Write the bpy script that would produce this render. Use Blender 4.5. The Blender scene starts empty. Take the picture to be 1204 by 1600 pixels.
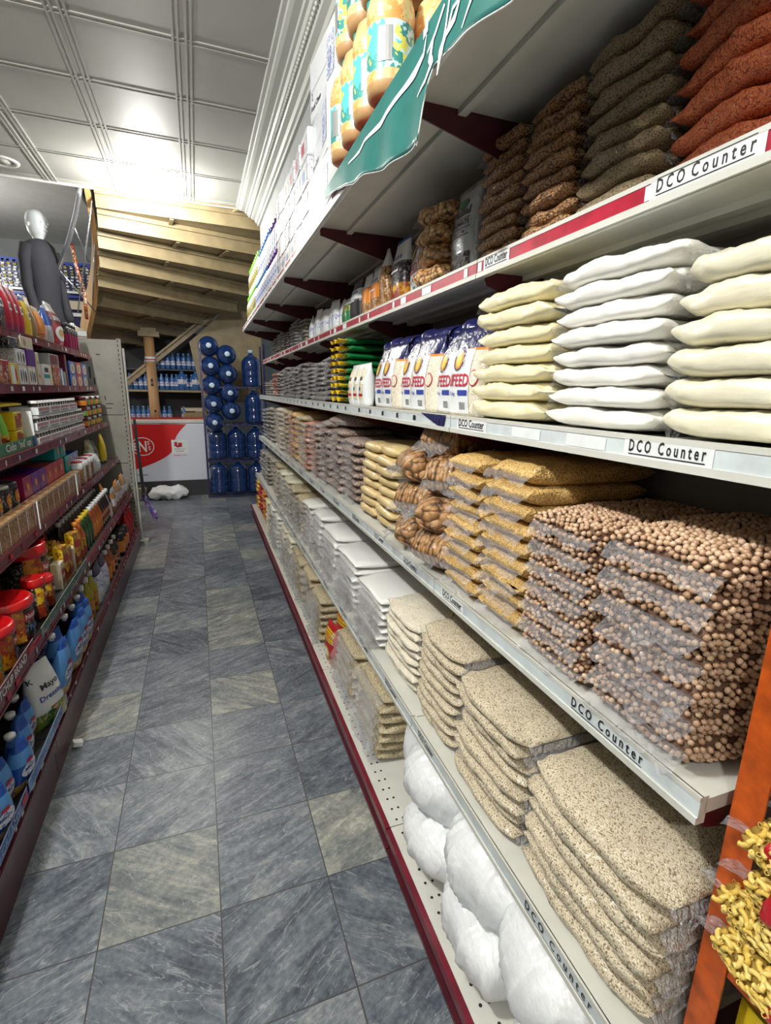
import bpy, math, random
from mathutils import Vector, Matrix, noise

# ------------------------------------------------------------------ camera, light, exposure
S = bpy.context.scene
COL = S.collection
EXPOSURE = 0.45
CAM_H = 1.5
cam_d = bpy.data.cameras.new('camera')
cam = bpy.data.objects.new('camera', cam_d)
COL.objects.link(cam)
rot = Matrix(((0.93708253, 0.06571492, -0.34286716),
              (-0.34863386, 0.2273187, -0.90927479),
              (0.0181872, 0.97160062, 0.23592682)))
cam.matrix_world = Matrix.Translation((0, 0, CAM_H)) @ rot.to_4x4()
cam_d.sensor_fit = 'HORIZONTAL'
cam_d.sensor_width = 36.0
cam_d.lens = 772.0 / 1204.0 * 36.0
cam_d.clip_start = 0.05
cam_d.clip_end = 60
S.camera = cam
S.view_settings.view_transform = 'Standard'
S.view_settings.look = 'None'
S.view_settings.gamma = 1
S.view_settings.use_curve_mapping = False
S.view_settings.exposure = EXPOSURE

world = bpy.data.worlds.new('world')
S.world = world
world.use_nodes = True
world.node_tree.nodes['Background'].inputs[0].default_value = (0.8, 0.9, 1.0, 1)
world.node_tree.nodes['Background'].inputs[1].default_value = 0.25

LAMPS = [(-0.27, 5.40, 50), (-0.95, 0.95, 135), (-0.95, -1.3, 70), (-3.1, 7.6, 60)]  # last entry is an added, unseen lamp brightening the far left room
for lx, ly, e in LAMPS:
    ld = bpy.data.lights.new('bulb_or_fill_light', 'POINT')
    ld.energy = e
    ld.color = (1.0, 0.985, 0.94)
    ld.shadow_soft_size = 0.06
    lo = bpy.data.objects.new('bulb_or_fill_light', ld)
    lo.location = (lx, ly, 3.06)
    COL.objects.link(lo)

# ------------------------------------------------------------------ tags and helpers
R = random.Random(7)


def tag(o, label=None, cat=None, group=None, kind=None):
    if label: o['label'] = label
    if cat: o['category'] = cat
    if group: o['group'] = group
    if kind: o['kind'] = kind
    return o


def empty(name, loc=(0, 0, 0), rz=0.0, label=None, cat=None, group=None, rx=0.0, ry=0.0):
    o = bpy.data.objects.new(name, None)
    o.empty_display_size = 0.05
    COL.objects.link(o)
    o.location = loc
    o.rotation_euler = (rx, ry, rz)
    return tag(o, label, cat, group)


def dup(root, loc, rz=0.0, label=None, group=None, rx=0.0, ry=0.0):
    c = root.copy()
    COL.objects.link(c)
    c.location = loc
    c.rotation_euler = (rx, ry, rz)
    if label: c['label'] = label
    if group: c['group'] = group
    for ch in list(root.children):
        k = ch.copy()
        COL.objects.link(k)
        k.parent = c
        for g in list(ch.children):
            q = g.copy()
            COL.objects.link(q)
            q.parent = k
    return c


ORD = ['topmost'] + [q + ' from top' for q in ('second', 'third', 'fourth', 'fifth', 'sixth', 'seventh', 'eighth', 'ninth', 'tenth', 'eleventh', 'twelfth')]
NTH = ['nearest', 'second', 'third', 'fourth', 'fifth', 'sixth', 'seventh', 'eighth', 'ninth', 'tenth', 'eleventh',
       'twelfth', 'thirteenth', 'fourteenth', 'fifteenth', 'sixteenth', 'seventeenth', 'eighteenth', 'nineteenth',
       'twentieth']


def nth(i): return NTH[i] if i < len(NTH) else NTH[-1]


# ------------------------------------------------------------------ materials
def new_mat(name):
    m = bpy.data.materials.new(name)
    m.use_nodes = True
    nt = m.node_tree
    return m, nt, nt.nodes['Principled BSDF']


def N(nt, t, **kw):
    n = nt.nodes.new(t)
    for k, v in kw.items():
        setattr(n, k, v)
    return n


def rgb(c): return (c[0], c[1], c[2], 1.0)


def plain(name, c, rough=0.5, metal=0.0, coat=0.0, bump=0.0, bscale=20.0, var=0.0, spec=None, emit=None, stretch=None):
    m, nt, b = new_mat(name)
    b.inputs['Base Color'].default_value = rgb(c)
    b.inputs['Roughness'].default_value = rough
    b.inputs['Metallic'].default_value = metal
    b.inputs['Coat Weight'].default_value = coat
    b.inputs['Coat Roughness'].default_value = 0.08
    if spec is not None: b.inputs['Specular IOR Level'].default_value = spec
    if emit:
        b.inputs['Emission Color'].default_value = rgb(emit[0])
        b.inputs['Emission Strength'].default_value = emit[1]
    tc = N(nt, 'ShaderNodeTexCoord')
    mp = N(nt, 'ShaderNodeMapping')
    if stretch: mp.inputs['Scale'].default_value = stretch
    nt.links.new(tc.outputs['Object'], mp.inputs[0])
    nz = N(nt, 'ShaderNodeTexNoise')
    nz.inputs['Scale'].default_value = bscale
    nz.inputs['Detail'].default_value = 4
    nt.links.new(mp.outputs[0], nz.inputs['Vector'])
    if bump:
        bp = N(nt, 'ShaderNodeBump')
        bp.inputs['Strength'].default_value = min(1.0, bump)
        bp.inputs['Distance'].default_value = 0.01
        nt.links.new(nz.outputs['Fac'], bp.inputs['Height'])
        nt.links.new(bp.outputs[0], b.inputs['Normal'])
        nt.links.new(bp.outputs[0], b.inputs['Coat Normal'])
    if var:
        mx = N(nt, 'ShaderNodeMix', data_type='RGBA')
        mx.inputs[6].default_value = rgb([max(0, x * (1 - var)) for x in c])
        mx.inputs[7].default_value = rgb([min(1, x * (1 + var * 0.6)) for x in c])
        rp = N(nt, 'ShaderNodeMapRange')
        rp.inputs['From Min'].default_value = 0.35
        rp.inputs['From Max'].default_value = 0.65
        nt.links.new(nz.outputs['Fac'], rp.inputs['Value'])
        nt.links.new(rp.outputs[0], mx.inputs[0])
        nt.links.new(mx.outputs[2], b.inputs['Base Color'])
    return m


def grain(name, c1, c2, gap, scale, bump=0.8, coat=0.5, film=28.0, dist=0.004, spot=None, stretch=None):
    """granular food seen through clear film: cell colours with dark gaps, film gloss on top"""
    m, nt, b = new_mat(name)
    L = nt.links.new
    tc = N(nt, 'ShaderNodeTexCoord')
    mp = N(nt, 'ShaderNodeMapping')
    if stretch: mp.inputs['Scale'].default_value = stretch
    L(tc.outputs['Object'], mp.inputs[0])
    v = N(nt, 'ShaderNodeTexVoronoi')
    v.inputs['Scale'].default_value = scale
    v.inputs['Randomness'].default_value = 0.75
    L(mp.outputs[0], v.inputs['Vector'])
    sep = N(nt, 'ShaderNodeSeparateColor')
    L(v.outputs['Color'], sep.inputs[0])
    mx = N(nt, 'ShaderNodeMix', data_type='RGBA')
    mx.inputs[6].default_value = rgb(c1)
    mx.inputs[7].default_value = rgb(c2)
    L(sep.outputs[0], mx.inputs[0])
    col = mx.outputs[2]
    if spot:
        gt = N(nt, 'ShaderNodeMath', operation='GREATER_THAN')
        gt.inputs[1].default_value = 0.90
        L(sep.outputs[1], gt.inputs[0])
        ms = N(nt, 'ShaderNodeMix', data_type='RGBA')
        L(gt.outputs[0], ms.inputs[0])
        L(col, ms.inputs[6])
        ms.inputs[7].default_value = rgb(spot)
        col = ms.outputs[2]
    mr = N(nt, 'ShaderNodeMapRange')
    mr.inputs['From Min'].default_value = 0.50
    mr.inputs['From Max'].default_value = 0.78
    L(v.outputs['Distance'], mr.inputs['Value'])
    mg = N(nt, 'ShaderNodeMix', data_type='RGBA')
    L(mr.outputs[0], mg.inputs[0])
    L(col, mg.inputs[6])
    mg.inputs[7].default_value = rgb(gap)
    L(mg.outputs[2], b.inputs['Base Color'])
    inv = N(nt, 'ShaderNodeMath', operation='MULTIPLY')
    L(v.outputs['Distance'], inv.inputs[0])
    L(v.outputs['Distance'], inv.inputs[1])
    bp = N(nt, 'ShaderNodeBump', invert=True)
    bp.inputs['Strength'].default_value = bump
    bp.inputs['Distance'].default_value = dist
    L(inv.outputs[0], bp.inputs['Height'])
    L(bp.outputs[0], b.inputs['Normal'])
    nz = N(nt, 'ShaderNodeTexNoise')
    nz.inputs['Scale'].default_value = film
    nz.inputs['Detail'].default_value = 3
    nz.inputs['Distortion'].default_value = 1.2
    L(tc.outputs['Object'], nz.inputs['Vector'])
    b2 = N(nt, 'ShaderNodeBump')
    b2.inputs['Strength'].default_value = 0.9
    b2.inputs['Distance'].default_value = 0.02
    L(nz.outputs['Fac'], b2.inputs['Height'])
    L(b2.outputs[0], b.inputs['Coat Normal'])
    b.inputs['Roughness'].default_value = 0.55
    b.inputs['Coat Weight'].default_value = coat
    b.inputs['Coat Roughness'].default_value = 0.12
    return m


def film_mat(name, tint=(0.9, 0.92, 0.95), alpha=0.35, scale=45):
    m, nt, b = new_mat(name)
    L = nt.links.new
    b.inputs['Base Color'].default_value = rgb(tint)
    b.inputs['Roughness'].default_value = 0.12
    b.inputs['Alpha'].default_value = alpha
    b.inputs['Specular IOR Level'].default_value = 0.9
    tc = N(nt, 'ShaderNodeTexCoord')
    nz = N(nt, 'ShaderNodeTexNoise')
    nz.inputs['Scale'].default_value = scale
    nz.inputs['Distortion'].default_value = 2.0
    L(tc.outputs['Object'], nz.inputs['Vector'])
    bp = N(nt, 'ShaderNodeBump')
    bp.inputs['Strength'].default_value = 1.0
    bp.inputs['Distance'].default_value = 0.02
    L(nz.outputs['Fac'], bp.inputs['Height'])
    L(bp.outputs[0], b.inputs['Normal'])
    return m


def blotch(name, cols, scale=40, rough=0.35, coat=0.3, bump=0.1):
    """printed packaging artwork in random patches of the given colours"""
    m, nt, b = new_mat(name)
    L = nt.links.new
    tc = N(nt, 'ShaderNodeTexCoord')
    v = N(nt, 'ShaderNodeTexVoronoi')
    v.inputs['Scale'].default_value = scale
    nz = N(nt, 'ShaderNodeTexNoise')
    nz.inputs['Scale'].default_value = scale * 1.5
    av = N(nt, 'ShaderNodeMix', data_type='RGBA')
    av.inputs[0].default_value = 0.12
    L(tc.outputs['Object'], av.inputs[6])
    L(tc.outputs['Object'], nz.inputs['Vector'])
    L(nz.outputs['Color'], av.inputs[7])
    L(av.outputs[2], v.inputs['Vector'])
    sep = N(nt, 'ShaderNodeSeparateColor')
    L(v.outputs['Color'], sep.inputs[0])
    cr = N(nt, 'ShaderNodeValToRGB')
    cr.color_ramp.interpolation = 'CONSTANT'
    els = cr.color_ramp.elements
    while len(els) < len(cols): els.new(0.5)
    for i, c in enumerate(cols):
        els[i].position = i / len(cols)
        els[i].color = rgb(c)
    L(sep.outputs[0], cr.inputs[0])
    L(cr.outputs[0], b.inputs['Base Color'])
    b.inputs['Roughness'].default_value = rough
    b.inputs['Coat Weight'].default_value = coat
    if bump:
        bp = N(nt, 'ShaderNodeBump')
        bp.inputs['Strength'].default_value = bump
        bp.inputs['Distance'].default_value = 0.01
        L(nz.outputs['Fac'], bp.inputs['Height'])
        L(bp.outputs[0], b.inputs['Normal'])
    return m


def tile_floor_mat():
    m, nt, b = new_mat('slate_floor_tiles')
    L = nt.links.new
    geo = N(nt, 'ShaderNodeNewGeometry')
    sx = N(nt, 'ShaderNodeSeparateXYZ')
    L(geo.outputs['Position'], sx.inputs[0])

    def math_(op, a, bb=None, clamp=False):
        n = N(nt, 'ShaderNodeMath', operation=op, use_clamp=clamp)
        for i, q in enumerate((a, bb)):
            if q is None: continue
            if isinstance(q, (int, float)): n.inputs[i].default_value = q
            else: L(q, n.inputs[i])
        return n.outputs[0]
    px, py = 0.3225, 0.319
    u = math_('DIVIDE', math_('ADD', sx.outputs[0], 0.032 + 32.25), px)
    v = math_('DIVIDE', math_('ADD', sx.outputs[1], -1.23 + 31.9), py)
    iu, iv = math_('FLOOR', u), math_('FLOOR', v)
    fu, fv = math_('FRACT', u), math_('FRACT', v)
    cid = N(nt, 'ShaderNodeCombineXYZ')
    L(iu, cid.inputs[0]); L(iv, cid.inputs[1])
    wn = N(nt, 'ShaderNodeTexWhiteNoise', noise_dimensions='2D')
    L(cid.outputs[0], wn.inputs['Vector'])
    sc = N(nt, 'ShaderNodeSeparateColor')
    L(wn.outputs['Color'], sc.inputs[0])
    # per tile shift and turn of the veins
    off = N(nt, 'ShaderNodeVectorMath', operation='SCALE')
    L(wn.outputs['Color'], off.inputs[0]); off.inputs['Scale'].default_value = 37.0
    add = N(nt, 'ShaderNodeVectorMath', operation='ADD')
    L(geo.outputs['Position'], add.inputs[0]); L(off.outputs[0], add.inputs[1])
    vr = N(nt, 'ShaderNodeVectorRotate', rotation_type='Z_AXIS')
    L(add.outputs[0], vr.inputs['Vector'])
    ang = math_('ADD', math_('MULTIPLY', math_('GREATER_THAN', sc.outputs[1], 0.72), 1.2), -0.62)
    L(math_('ADD', ang, math_('MULTIPLY', sc.outputs[2], 0.35)), vr.inputs['Angle'])
    mp = N(nt, 'ShaderNodeMapping')
    mp.inputs['Scale'].default_value = (2.2, 11.0, 1.0)
    L(vr.outputs[0], mp.inputs[0])
    n1 = N(nt, 'ShaderNodeTexNoise')
    n1.inputs['Scale'].default_value = 1.6
    n1.inputs['Detail'].default_value = 8
    n1.inputs['Roughness'].default_value = 0.65
    n1.inputs['Distortion'].default_value = 1.1
    L(mp.outputs[0], n1.inputs['Vector'])
    n2 = N(nt, 'ShaderNodeTexNoise')
    n2.inputs['Scale'].default_value = 9
    n2.inputs['Detail'].default_value = 8
    n2.inputs['Roughness'].default_value = 0.7
    L(add.outputs[0], n2.inputs['Vector'])
    n3 = N(nt, 'ShaderNodeTexNoise')
    n3.inputs['Scale'].default_value = 70
    n3.inputs['Detail'].default_value = 4
    L(add.outputs[0], n3.inputs['Vector'])
    mixf = math_('ADD', math_('MULTIPLY', n1.outputs['Fac'], 0.62), math_('MULTIPLY', n2.outputs['Fac'], 0.38))
    mixf = math_('ADD', mixf, math_('MULTIPLY', math_('SUBTRACT', n3.outputs['Fac'], 0.5), 0.26))
    mixf = math_('ADD', mixf, math_('MULTIPLY', math_('SUBTRACT', sc.outputs[0], 0.5), 0.15))
    cr = N(nt, 'ShaderNodeValToRGB')
    e = cr.color_ramp.elements
    e[0].position = 0.30; e[0].color = (0.028, 0.034, 0.045, 1)
    e[1].position = 0.74; e[1].color = (0.42, 0.44, 0.43, 1)
    for p, c in ((0.42, (0.075, 0.09, 0.115, 1)), (0.52, (0.14, 0.16, 0.185, 1)), (0.62, (0.235, 0.25, 0.26, 1))):
        q = e.new(p); q.color = c
    L(mixf, cr.inputs[0])
    # a few tiles are warmer and paler
    warm = N(nt, 'ShaderNodeMix', data_type='RGBA', blend_type='MULTIPLY')
    L(math_('GREATER_THAN', sc.outputs[0], 0.84), warm.inputs[0])
    L(cr.outputs[0], warm.inputs[6]); warm.inputs[7].default_value = (1.12, 1.07, 0.94, 1)
    # thin white veins
    wv = N(nt, 'ShaderNodeTexNoise')
    wv.inputs['Scale'].default_value = 2.6
    wv.inputs['Detail'].default_value = 5
    wv.inputs['Distortion'].default_value = 0.8
    L(mp.outputs[0], wv.inputs['Vector'])
    vv = math_('ABSOLUTE', math_('SUBTRACT', wv.outputs['Fac'], 0.5))
    vein = math_('SUBTRACT', 1.0, math_('DIVIDE', vv, 0.012), True)
    vm = N(nt, 'ShaderNodeMix', data_type='RGBA')
    L(math_('MULTIPLY', vein, 0.45), vm.inputs[0])
    L(warm.outputs[2], vm.inputs[6]); vm.inputs[7].default_value = (0.46, 0.48, 0.47, 1)
    # grout
    d = math_('MINIMUM', math_('MINIMUM', fu, math_('SUBTRACT', 1.0, fu)), math_('MINIMUM', fv, math_('SUBTRACT', 1.0, fv)))
    g = math_('LESS_THAN', d, 0.006)
    gm = N(nt, 'ShaderNodeMix', data_type='RGBA')
    L(g, gm.inputs[0]); L(vm.outputs[2], gm.inputs[6]); gm.inputs[7].default_value = (0.05, 0.05, 0.05, 1)
    L(gm.outputs[2], b.inputs['Base Color'])
    b.inputs['Roughness'].default_value = 0.36
    bp = N(nt, 'ShaderNodeBump')
    bp.inputs['Strength'].default_value = 0.35
    bp.inputs['Distance'].default_value = 0.004
    L(math_('SUBTRACT', mixf, math_('MULTIPLY', g, 0.6)), bp.inputs['Height'])
    L(bp.outputs[0], b.inputs['Normal'])
    return m


M = {}
M['white'] = plain('white_paint', (0.78, 0.78, 0.75), 0.45, var=0.05, bscale=6)
M['ceiling'] = plain('ceiling_panel', (0.50, 0.50, 0.46), 0.55, var=0.08, bscale=1.5)
M['cornice'] = plain('cornice_plaster', (0.60, 0.62, 0.57), 0.5)
M['wallgrey'] = plain('grey_wall', (0.42, 0.44, 0.44), 0.7, var=0.12, bscale=3)
M['walldark'] = plain('dark_wall', (0.05, 0.05, 0.055), 0.8)
M['wallcream'] = plain('cream_wall', (0.30, 0.28, 0.24), 0.8, var=0.1, bscale=2)
M['floor'] = tile_floor_mat()
M['tan'] = plain('tan_stair_paint', (0.34, 0.265, 0.145), 0.5, bump=0.12, bscale=9, var=0.14)
M['tanlight'] = plain('orange_stringer', (0.62, 0.36, 0.14), 0.4, var=0.12, bscale=3)
M['wood'] = plain('wooden_post', (0.45, 0.27, 0.12), 0.5, var=0.15, bscale=12, stretch=(1, 1, 0.2))
M['maroon'] = plain('maroon_paint', (0.16, 0.008, 0.022), 0.35, coat=0.3, var=0.2, bscale=14)
M['maroondk'] = plain('dark_maroon_paint', (0.075, 0.004, 0.012), 0.4, coat=0.2, var=0.2, bscale=14)
M['red'] = plain('red_strip', (0.42, 0.010, 0.035), 0.35, coat=0.3, var=0.25, bscale=25)
M['shelfwhite'] = plain('cream_shelf_enamel', (0.62, 0.62, 0.57), 0.4, var=0.06, bscale=8)
M['rail'] = plain('pale_price_rail', (0.62, 0.68, 0.70), 0.35, var=0.12, bscale=18)
M['paper'] = plain('white_paper_strip', (0.80, 0.83, 0.84), 0.5, var=0.05, bscale=30)
M['black'] = plain('black_ink', (0.012, 0.012, 0.015), 0.5)
M['darkgrey'] = plain('dark_grey', (0.04, 0.04, 0.045), 0.5)
M['backpanel'] = plain('grey_back_panel', (0.30, 0.28, 0.27), 0.5)
M['steel'] = plain('polished_steel', (0.75, 0.78, 0.85), 0.18, metal=0.9)
M['greymetal'] = plain('grey_metal', (0.35, 0.36, 0.36), 0.4, metal=0.3)
M['endpanel'] = plain('beige_grey_panel', (0.40, 0.39, 0.34), 0.45, var=0.12, bscale=7)
M['orange'] = plain('orange_angle_iron', (0.50, 0.085, 0.008), 0.4, bump=0.08, bscale=30, var=0.3)
M['film'] = film_mat('clear_film', (0.62, 0.62, 0.66), 0.30)
M['filmthick'] = film_mat('milky_film', (0.62, 0.62, 0.64), 0.32, 70)
M['chick'] = grain('chickpeas', (0.50, 0.33, 0.20), (0.66, 0.48, 0.31), (0.08, 0.035, 0.02), 88, 1.0, 0.35, 30, 0.012)
M['pastaskin'] = plain('pasta_inside', (0.30, 0.19, 0.03), 0.6)
M['pasta0'] = plain('macaroni', (0.72, 0.50, 0.10), 0.4, coat=0.3)
M['pasta1'] = plain('macaroni_pale', (0.80, 0.60, 0.17), 0.4, coat=0.3)
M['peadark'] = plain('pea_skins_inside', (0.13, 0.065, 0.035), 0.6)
for i_, c_ in enumerate(((0.56, 0.36, 0.23), (0.66, 0.46, 0.31), (0.48, 0.30, 0.18))):
    M['pea%d' % i_] = plain('chickpea_skin', c_, 0.42, coat=0.25)
M['split'] = grain('yellow_split_grain', (0.62, 0.38, 0.11), (0.80, 0.56, 0.22), (0.30, 0.15, 0.04), 260, 0.6, 0.45, 30, 0.003)
M['rice'] = grain('rice_grain', (0.62, 0.53, 0.37), (0.80, 0.72, 0.56), (0.33, 0.25, 0.15), 330, 0.6, 0.4, 22, 0.003,
                  spot=(0.22, 0.16, 0.10), stretch=(1, 1.6, 1))
M['ricepale'] = grain('pale_rice_grain', (0.76, 0.70, 0.56), (0.88, 0.83, 0.71), (0.5, 0.42, 0.3), 360, 0.5, 0.4, 22, 0.002)
M['redlentil'] = grain('red_lentils', (0.55, 0.11, 0.035), (0.70, 0.20, 0.07), (0.26, 0.03, 0.01), 330, 0.6, 0.4, 24, 0.003)
M['brownlentil'] = grain('brown_grain', (0.26, 0.19, 0.10), (0.38, 0.29, 0.17), (0.10, 0.06, 0.03), 300, 0.6, 0.4, 24, 0.003)
M['nuts'] = grain('brown_nuts', (0.34, 0.15, 0.05), (0.52, 0.29, 0.12), (0.06, 0.02, 0.008), 175, 0.9, 0.7, 38, 0.006)
M['popcorn'] = grain('golden_nuts', (0.55, 0.24, 0.06), (0.80, 0.50, 0.2), (0.12, 0.04, 0.01), 62, 1.0, 0.7, 38, 0.014)
M['greygrain'] = grain('grey_lentils_painted_glint', (0.24, 0.23, 0.23), (0.74, 0.72, 0.71), (0.06, 0.055, 0.06), 130, 1.0, 0.9, 60, 0.008)  # pale cell colour stands in for white sparkle on the film
M['greytan'] = grain('grey_tan_grain', (0.36, 0.32, 0.25), (0.74, 0.70, 0.61), (0.10, 0.08, 0.06), 150, 1.0, 0.9, 60, 0.006)
M['darkgrain'] = grain('dark_beans_painted_glint', (0.10, 0.08, 0.085), (0.62, 0.57, 0.57), (0.025, 0.02, 0.025), 100, 1.0, 0.9, 55, 0.01)  # lighter cells paint film glints into the dark bean colour
M['bean'] = grain('pinkish_beans', (0.36, 0.25, 0.20), (0.55, 0.44, 0.38), (0.14, 0.08, 0.06), 170, 0.9, 0.8, 50, 0.006)
M['pink'] = grain('pink_lentils', (0.62, 0.22, 0.14), (0.78, 0.42, 0.32), (0.36, 0.10, 0.06), 260, 0.7, 0.7, 45, 0.004)
M['tangrain'] = grain('tan_grain', (0.58, 0.47, 0.28), (0.74, 0.63, 0.42), (0.28, 0.20, 0.10), 240, 0.7, 0.6, 40, 0.004)
M['oats'] = grain('beige_oats', (0.46, 0.38, 0.22), (0.62, 0.54, 0.36), (0.22, 0.16, 0.08), 220, 0.6, 0.6, 40, 0.003)
M['goldgrain'] = grain('golden_grain', (0.66, 0.38, 0.10), (0.80, 0.54, 0.2), (0.4, 0.2, 0.05), 220, 0.6, 0.5, 40, 0.003)
M['pasta'] = grain('elbow_pasta', (0.62, 0.42, 0.07), (0.80, 0.60, 0.18), (0.34, 0.20, 0.03), 80, 0.9, 0.5, 40, 0.008, stretch=(1, 0.6, 1))
M['flour'] = plain('white_flour_bag', (0.86, 0.85, 0.80), 0.4, coat=0.35, bump=0.22, bscale=26, stretch=(0.6, 1.6, 1.6))
M['cream'] = plain('cream_semolina_bag', (0.80, 0.73, 0.48), 0.4, coat=0.4, bump=0.22, bscale=26, stretch=(0.6, 1.6, 1.6))
M['ivory'] = plain('ivory_bag', (0.76, 0.72, 0.56), 0.4, coat=0.5, bump=0.25, bscale=24, stretch=(0.6, 1.6, 1.6))
M['tanflour'] = plain('tan_flour_bag', (0.66, 0.50, 0.24), 0.45, coat=0.4, bump=0.25, bscale=26, stretch=(0.6, 1.6, 1.6))
M['sugar'] = plain('white_sugar_bag', (0.84, 0.84, 0.82), 0.35, coat=0.5, bump=0.15, bscale=20)
M['sack'] = plain('white_plastic_sack', (0.80, 0.82, 0.84), 0.35, coat=0.3, bump=0.9, bscale=11, stretch=(1, 3.2, 1))
M['bread'] = grain('brown_rusks', (0.34, 0.15, 0.045), (0.58, 0.34, 0.14), (0.12, 0.05, 0.02), 34, 1.0, 0.9, 30, 0.02, stretch=(1, 2.2, 1))
M['navy'] = plain('navy_film', (0.012, 0.014, 0.09), 0.25, coat=0.8, bump=0.5, bscale=45)
M['silverpack'] = plain('silver_pack', (0.55, 0.58, 0.62), 0.25, metal=0.3, coat=0.6, bump=0.25, bscale=30)
M['whitepack'] = plain('white_pack', (0.80, 0.83, 0.86), 0.35, coat=0.4, bump=0.15, bscale=30)
M['ink_red'] = plain('red_ink', (0.50, 0.012, 0.04), 0.4)
M['ink_blue'] = plain('blue_ink', (0.03, 0.06, 0.35), 0.4)
M['ink_purple'] = plain('purple_ink', (0.10, 0.03, 0.22), 0.4)
M['yellow'] = plain('yellow_print', (0.80, 0.58, 0.02), 0.35, coat=0.4)
M['orangep'] = plain('orange_print', (0.75, 0.24, 0.02), 0.35, coat=0.4)
M['green'] = plain('green_print', (0.01, 0.20, 0.05), 0.3, coat=0.6, bump=0.3, bscale=30)
M['lime'] = plain('lime_print', (0.22, 0.60, 0.06), 0.4, coat=0.3)
M['teal'] = plain('teal_print', (0.0, 0.30, 0.30), 0.4, coat=0.3)
M['blue'] = plain('blue_print', (0.01, 0.08, 0.42), 0.3, coat=0.5, bump=0.15, bscale=25)
M['skyblue'] = plain('sky_blue_print', (0.10, 0.32, 0.72), 0.3, coat=0.5, bump=0.15, bscale=25)
M['purple'] = plain('purple_print', (0.13, 0.015, 0.27), 0.35, coat=0.3)
M['magenta'] = plain('magenta_print', (0.32, 0.01, 0.09), 0.35, coat=0.4)
M['brightred'] = plain('bright_red_plastic', (0.50, 0.006, 0.008), 0.22, coat=0.6)
M['redmat'] = plain('red_print', (0.45, 0.012, 0.02), 0.35, coat=0.3)
M['cap'] = plain('white_cap', (0.86, 0.87, 0.88), 0.4)
M['glassdark'] = plain('dark_sauce', (0.02, 0.006, 0.004), 0.1, coat=0.9)
M['sauce'] = plain('orange_sauce', (0.42, 0.09, 0.01), 0.15, coat=0.9)
M['greenglass'] = plain('green_bottle', (0.008, 0.07, 0.015), 0.1, coat=0.9)
M['oil'] = plain('yellow_oil', (0.42, 0.36, 0.02), 0.12, coat=0.9)
M['jug'] = plain('blue_water_jug', (0.008, 0.035, 0.15), 0.12, coat=0.9, spec=0.8)
M['jugcap'] = plain('pale_jug_cap', (0.55, 0.70, 0.85), 0.4)
M['waterblue'] = plain('blue_water_bottle', (0.05, 0.17, 0.46), 0.1, coat=1.0, bump=0.3, bscale=60, var=0.5)
M['card'] = plain('brown_cardboard', (0.34, 0.24, 0.13), 0.7, var=0.1)
M['cream_card'] = plain('cream_carton', (0.62, 0.55, 0.42), 0.6)
M['greencloth'] = plain('green_banner_cloth', (0.012, 0.14, 0.125), 0.45, coat=0.15, bump=0.12, bscale=16, var=0.12)
M['pinkart'] = blotch('blue_crust_art', [(0.5, 0.3, 0.08), (0.25, 0.1, 0.02), (0.7, 0.55, 0.3)], 60)
M['cookieart'] = blotch('cookie_picture', [(0.42, 0.20, 0.06), (0.20, 0.07, 0.02), (0.60, 0.42, 0.22), (0.35, 0.15, 0.04)], 55)
M['redart'] = blotch('red_food_print', [(0.45, 0.02, 0.02), (0.10, 0.01, 0.01), (0.7, 0.6, 0.45), (0.5, 0.2, 0.03)], 34)
M['yelart'] = blotch('yellow_food_print', [(0.75, 0.5, 0.02), (0.55, 0.25, 0.01), (0.30, 0.12, 0.02), (0.30, 0.03, 0.01)], 26)
M['grnart'] = blotch('green_food_print', [(0.02, 0.16, 0.03), (0.5, 0.5, 0.3), (0.45, 0.08, 0.02), (0.2, 0.35, 0.05)], 34)
M['whiteart'] = blotch('white_print', [(0.8, 0.8, 0.82), (0.8, 0.8, 0.82), (0.35, 0.3, 0.4), (0.7, 0.72, 0.78)], 60)
M['blueart'] = blotch('blue_white_print', [(0.8, 0.83, 0.88), (0.15, 0.2, 0.5), (0.75, 0.78, 0.85), (0.8, 0.82, 0.9)], 45)
M['juice'] = blotch('peach_juice_print', [(0.80, 0.36, 0.10), (0.85, 0.55, 0.25), (0.85, 0.70, 0.30), (0.82, 0.45, 0.2)], 26)
M['juiceteal'] = blotch('teal_fruit_print', [(0.10, 0.55, 0.60), (0.55, 0.75, 0.80), (0.80, 0.75, 0.15), (0.05, 0.30, 0.28)], 22)
M['purpleart'] = blotch('violet_print', [(0.18, 0.08, 0.35), (0.7, 0.7, 0.8), (0.05, 0.08, 0.45), (0.35, 0.2, 0.4)], 40)
M['blackart'] = blotch('black_print', [(0.015, 0.014, 0.02), (0.03, 0.02, 0.03), (0.3, 0.28, 0.26), (0.015, 0.014, 0.02)], 45)
M['glow'] = plain('lit_bulb_glass', (1, 1, 1), 0.3, emit=((1.0, 0.99, 0.95), 60))
M['manne'] = plain('mannequin_shell', (0.72, 0.76, 0.78), 0.25, coat=0.4)
M['blazer'] = plain('dark_blazer_cloth', (0.035, 0.035, 0.045), 0.8, bump=0.2, bscale=40)
M['frz'] = plain('freezer_enamel', (0.72, 0.75, 0.86), 0.3, coat=0.3)
M['frzred'] = plain('freezer_red', (0.62, 0.01, 0.012), 0.3, coat=0.3)


# ------------------------------------------------------------------ mesh builder
TXT = {}


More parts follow.
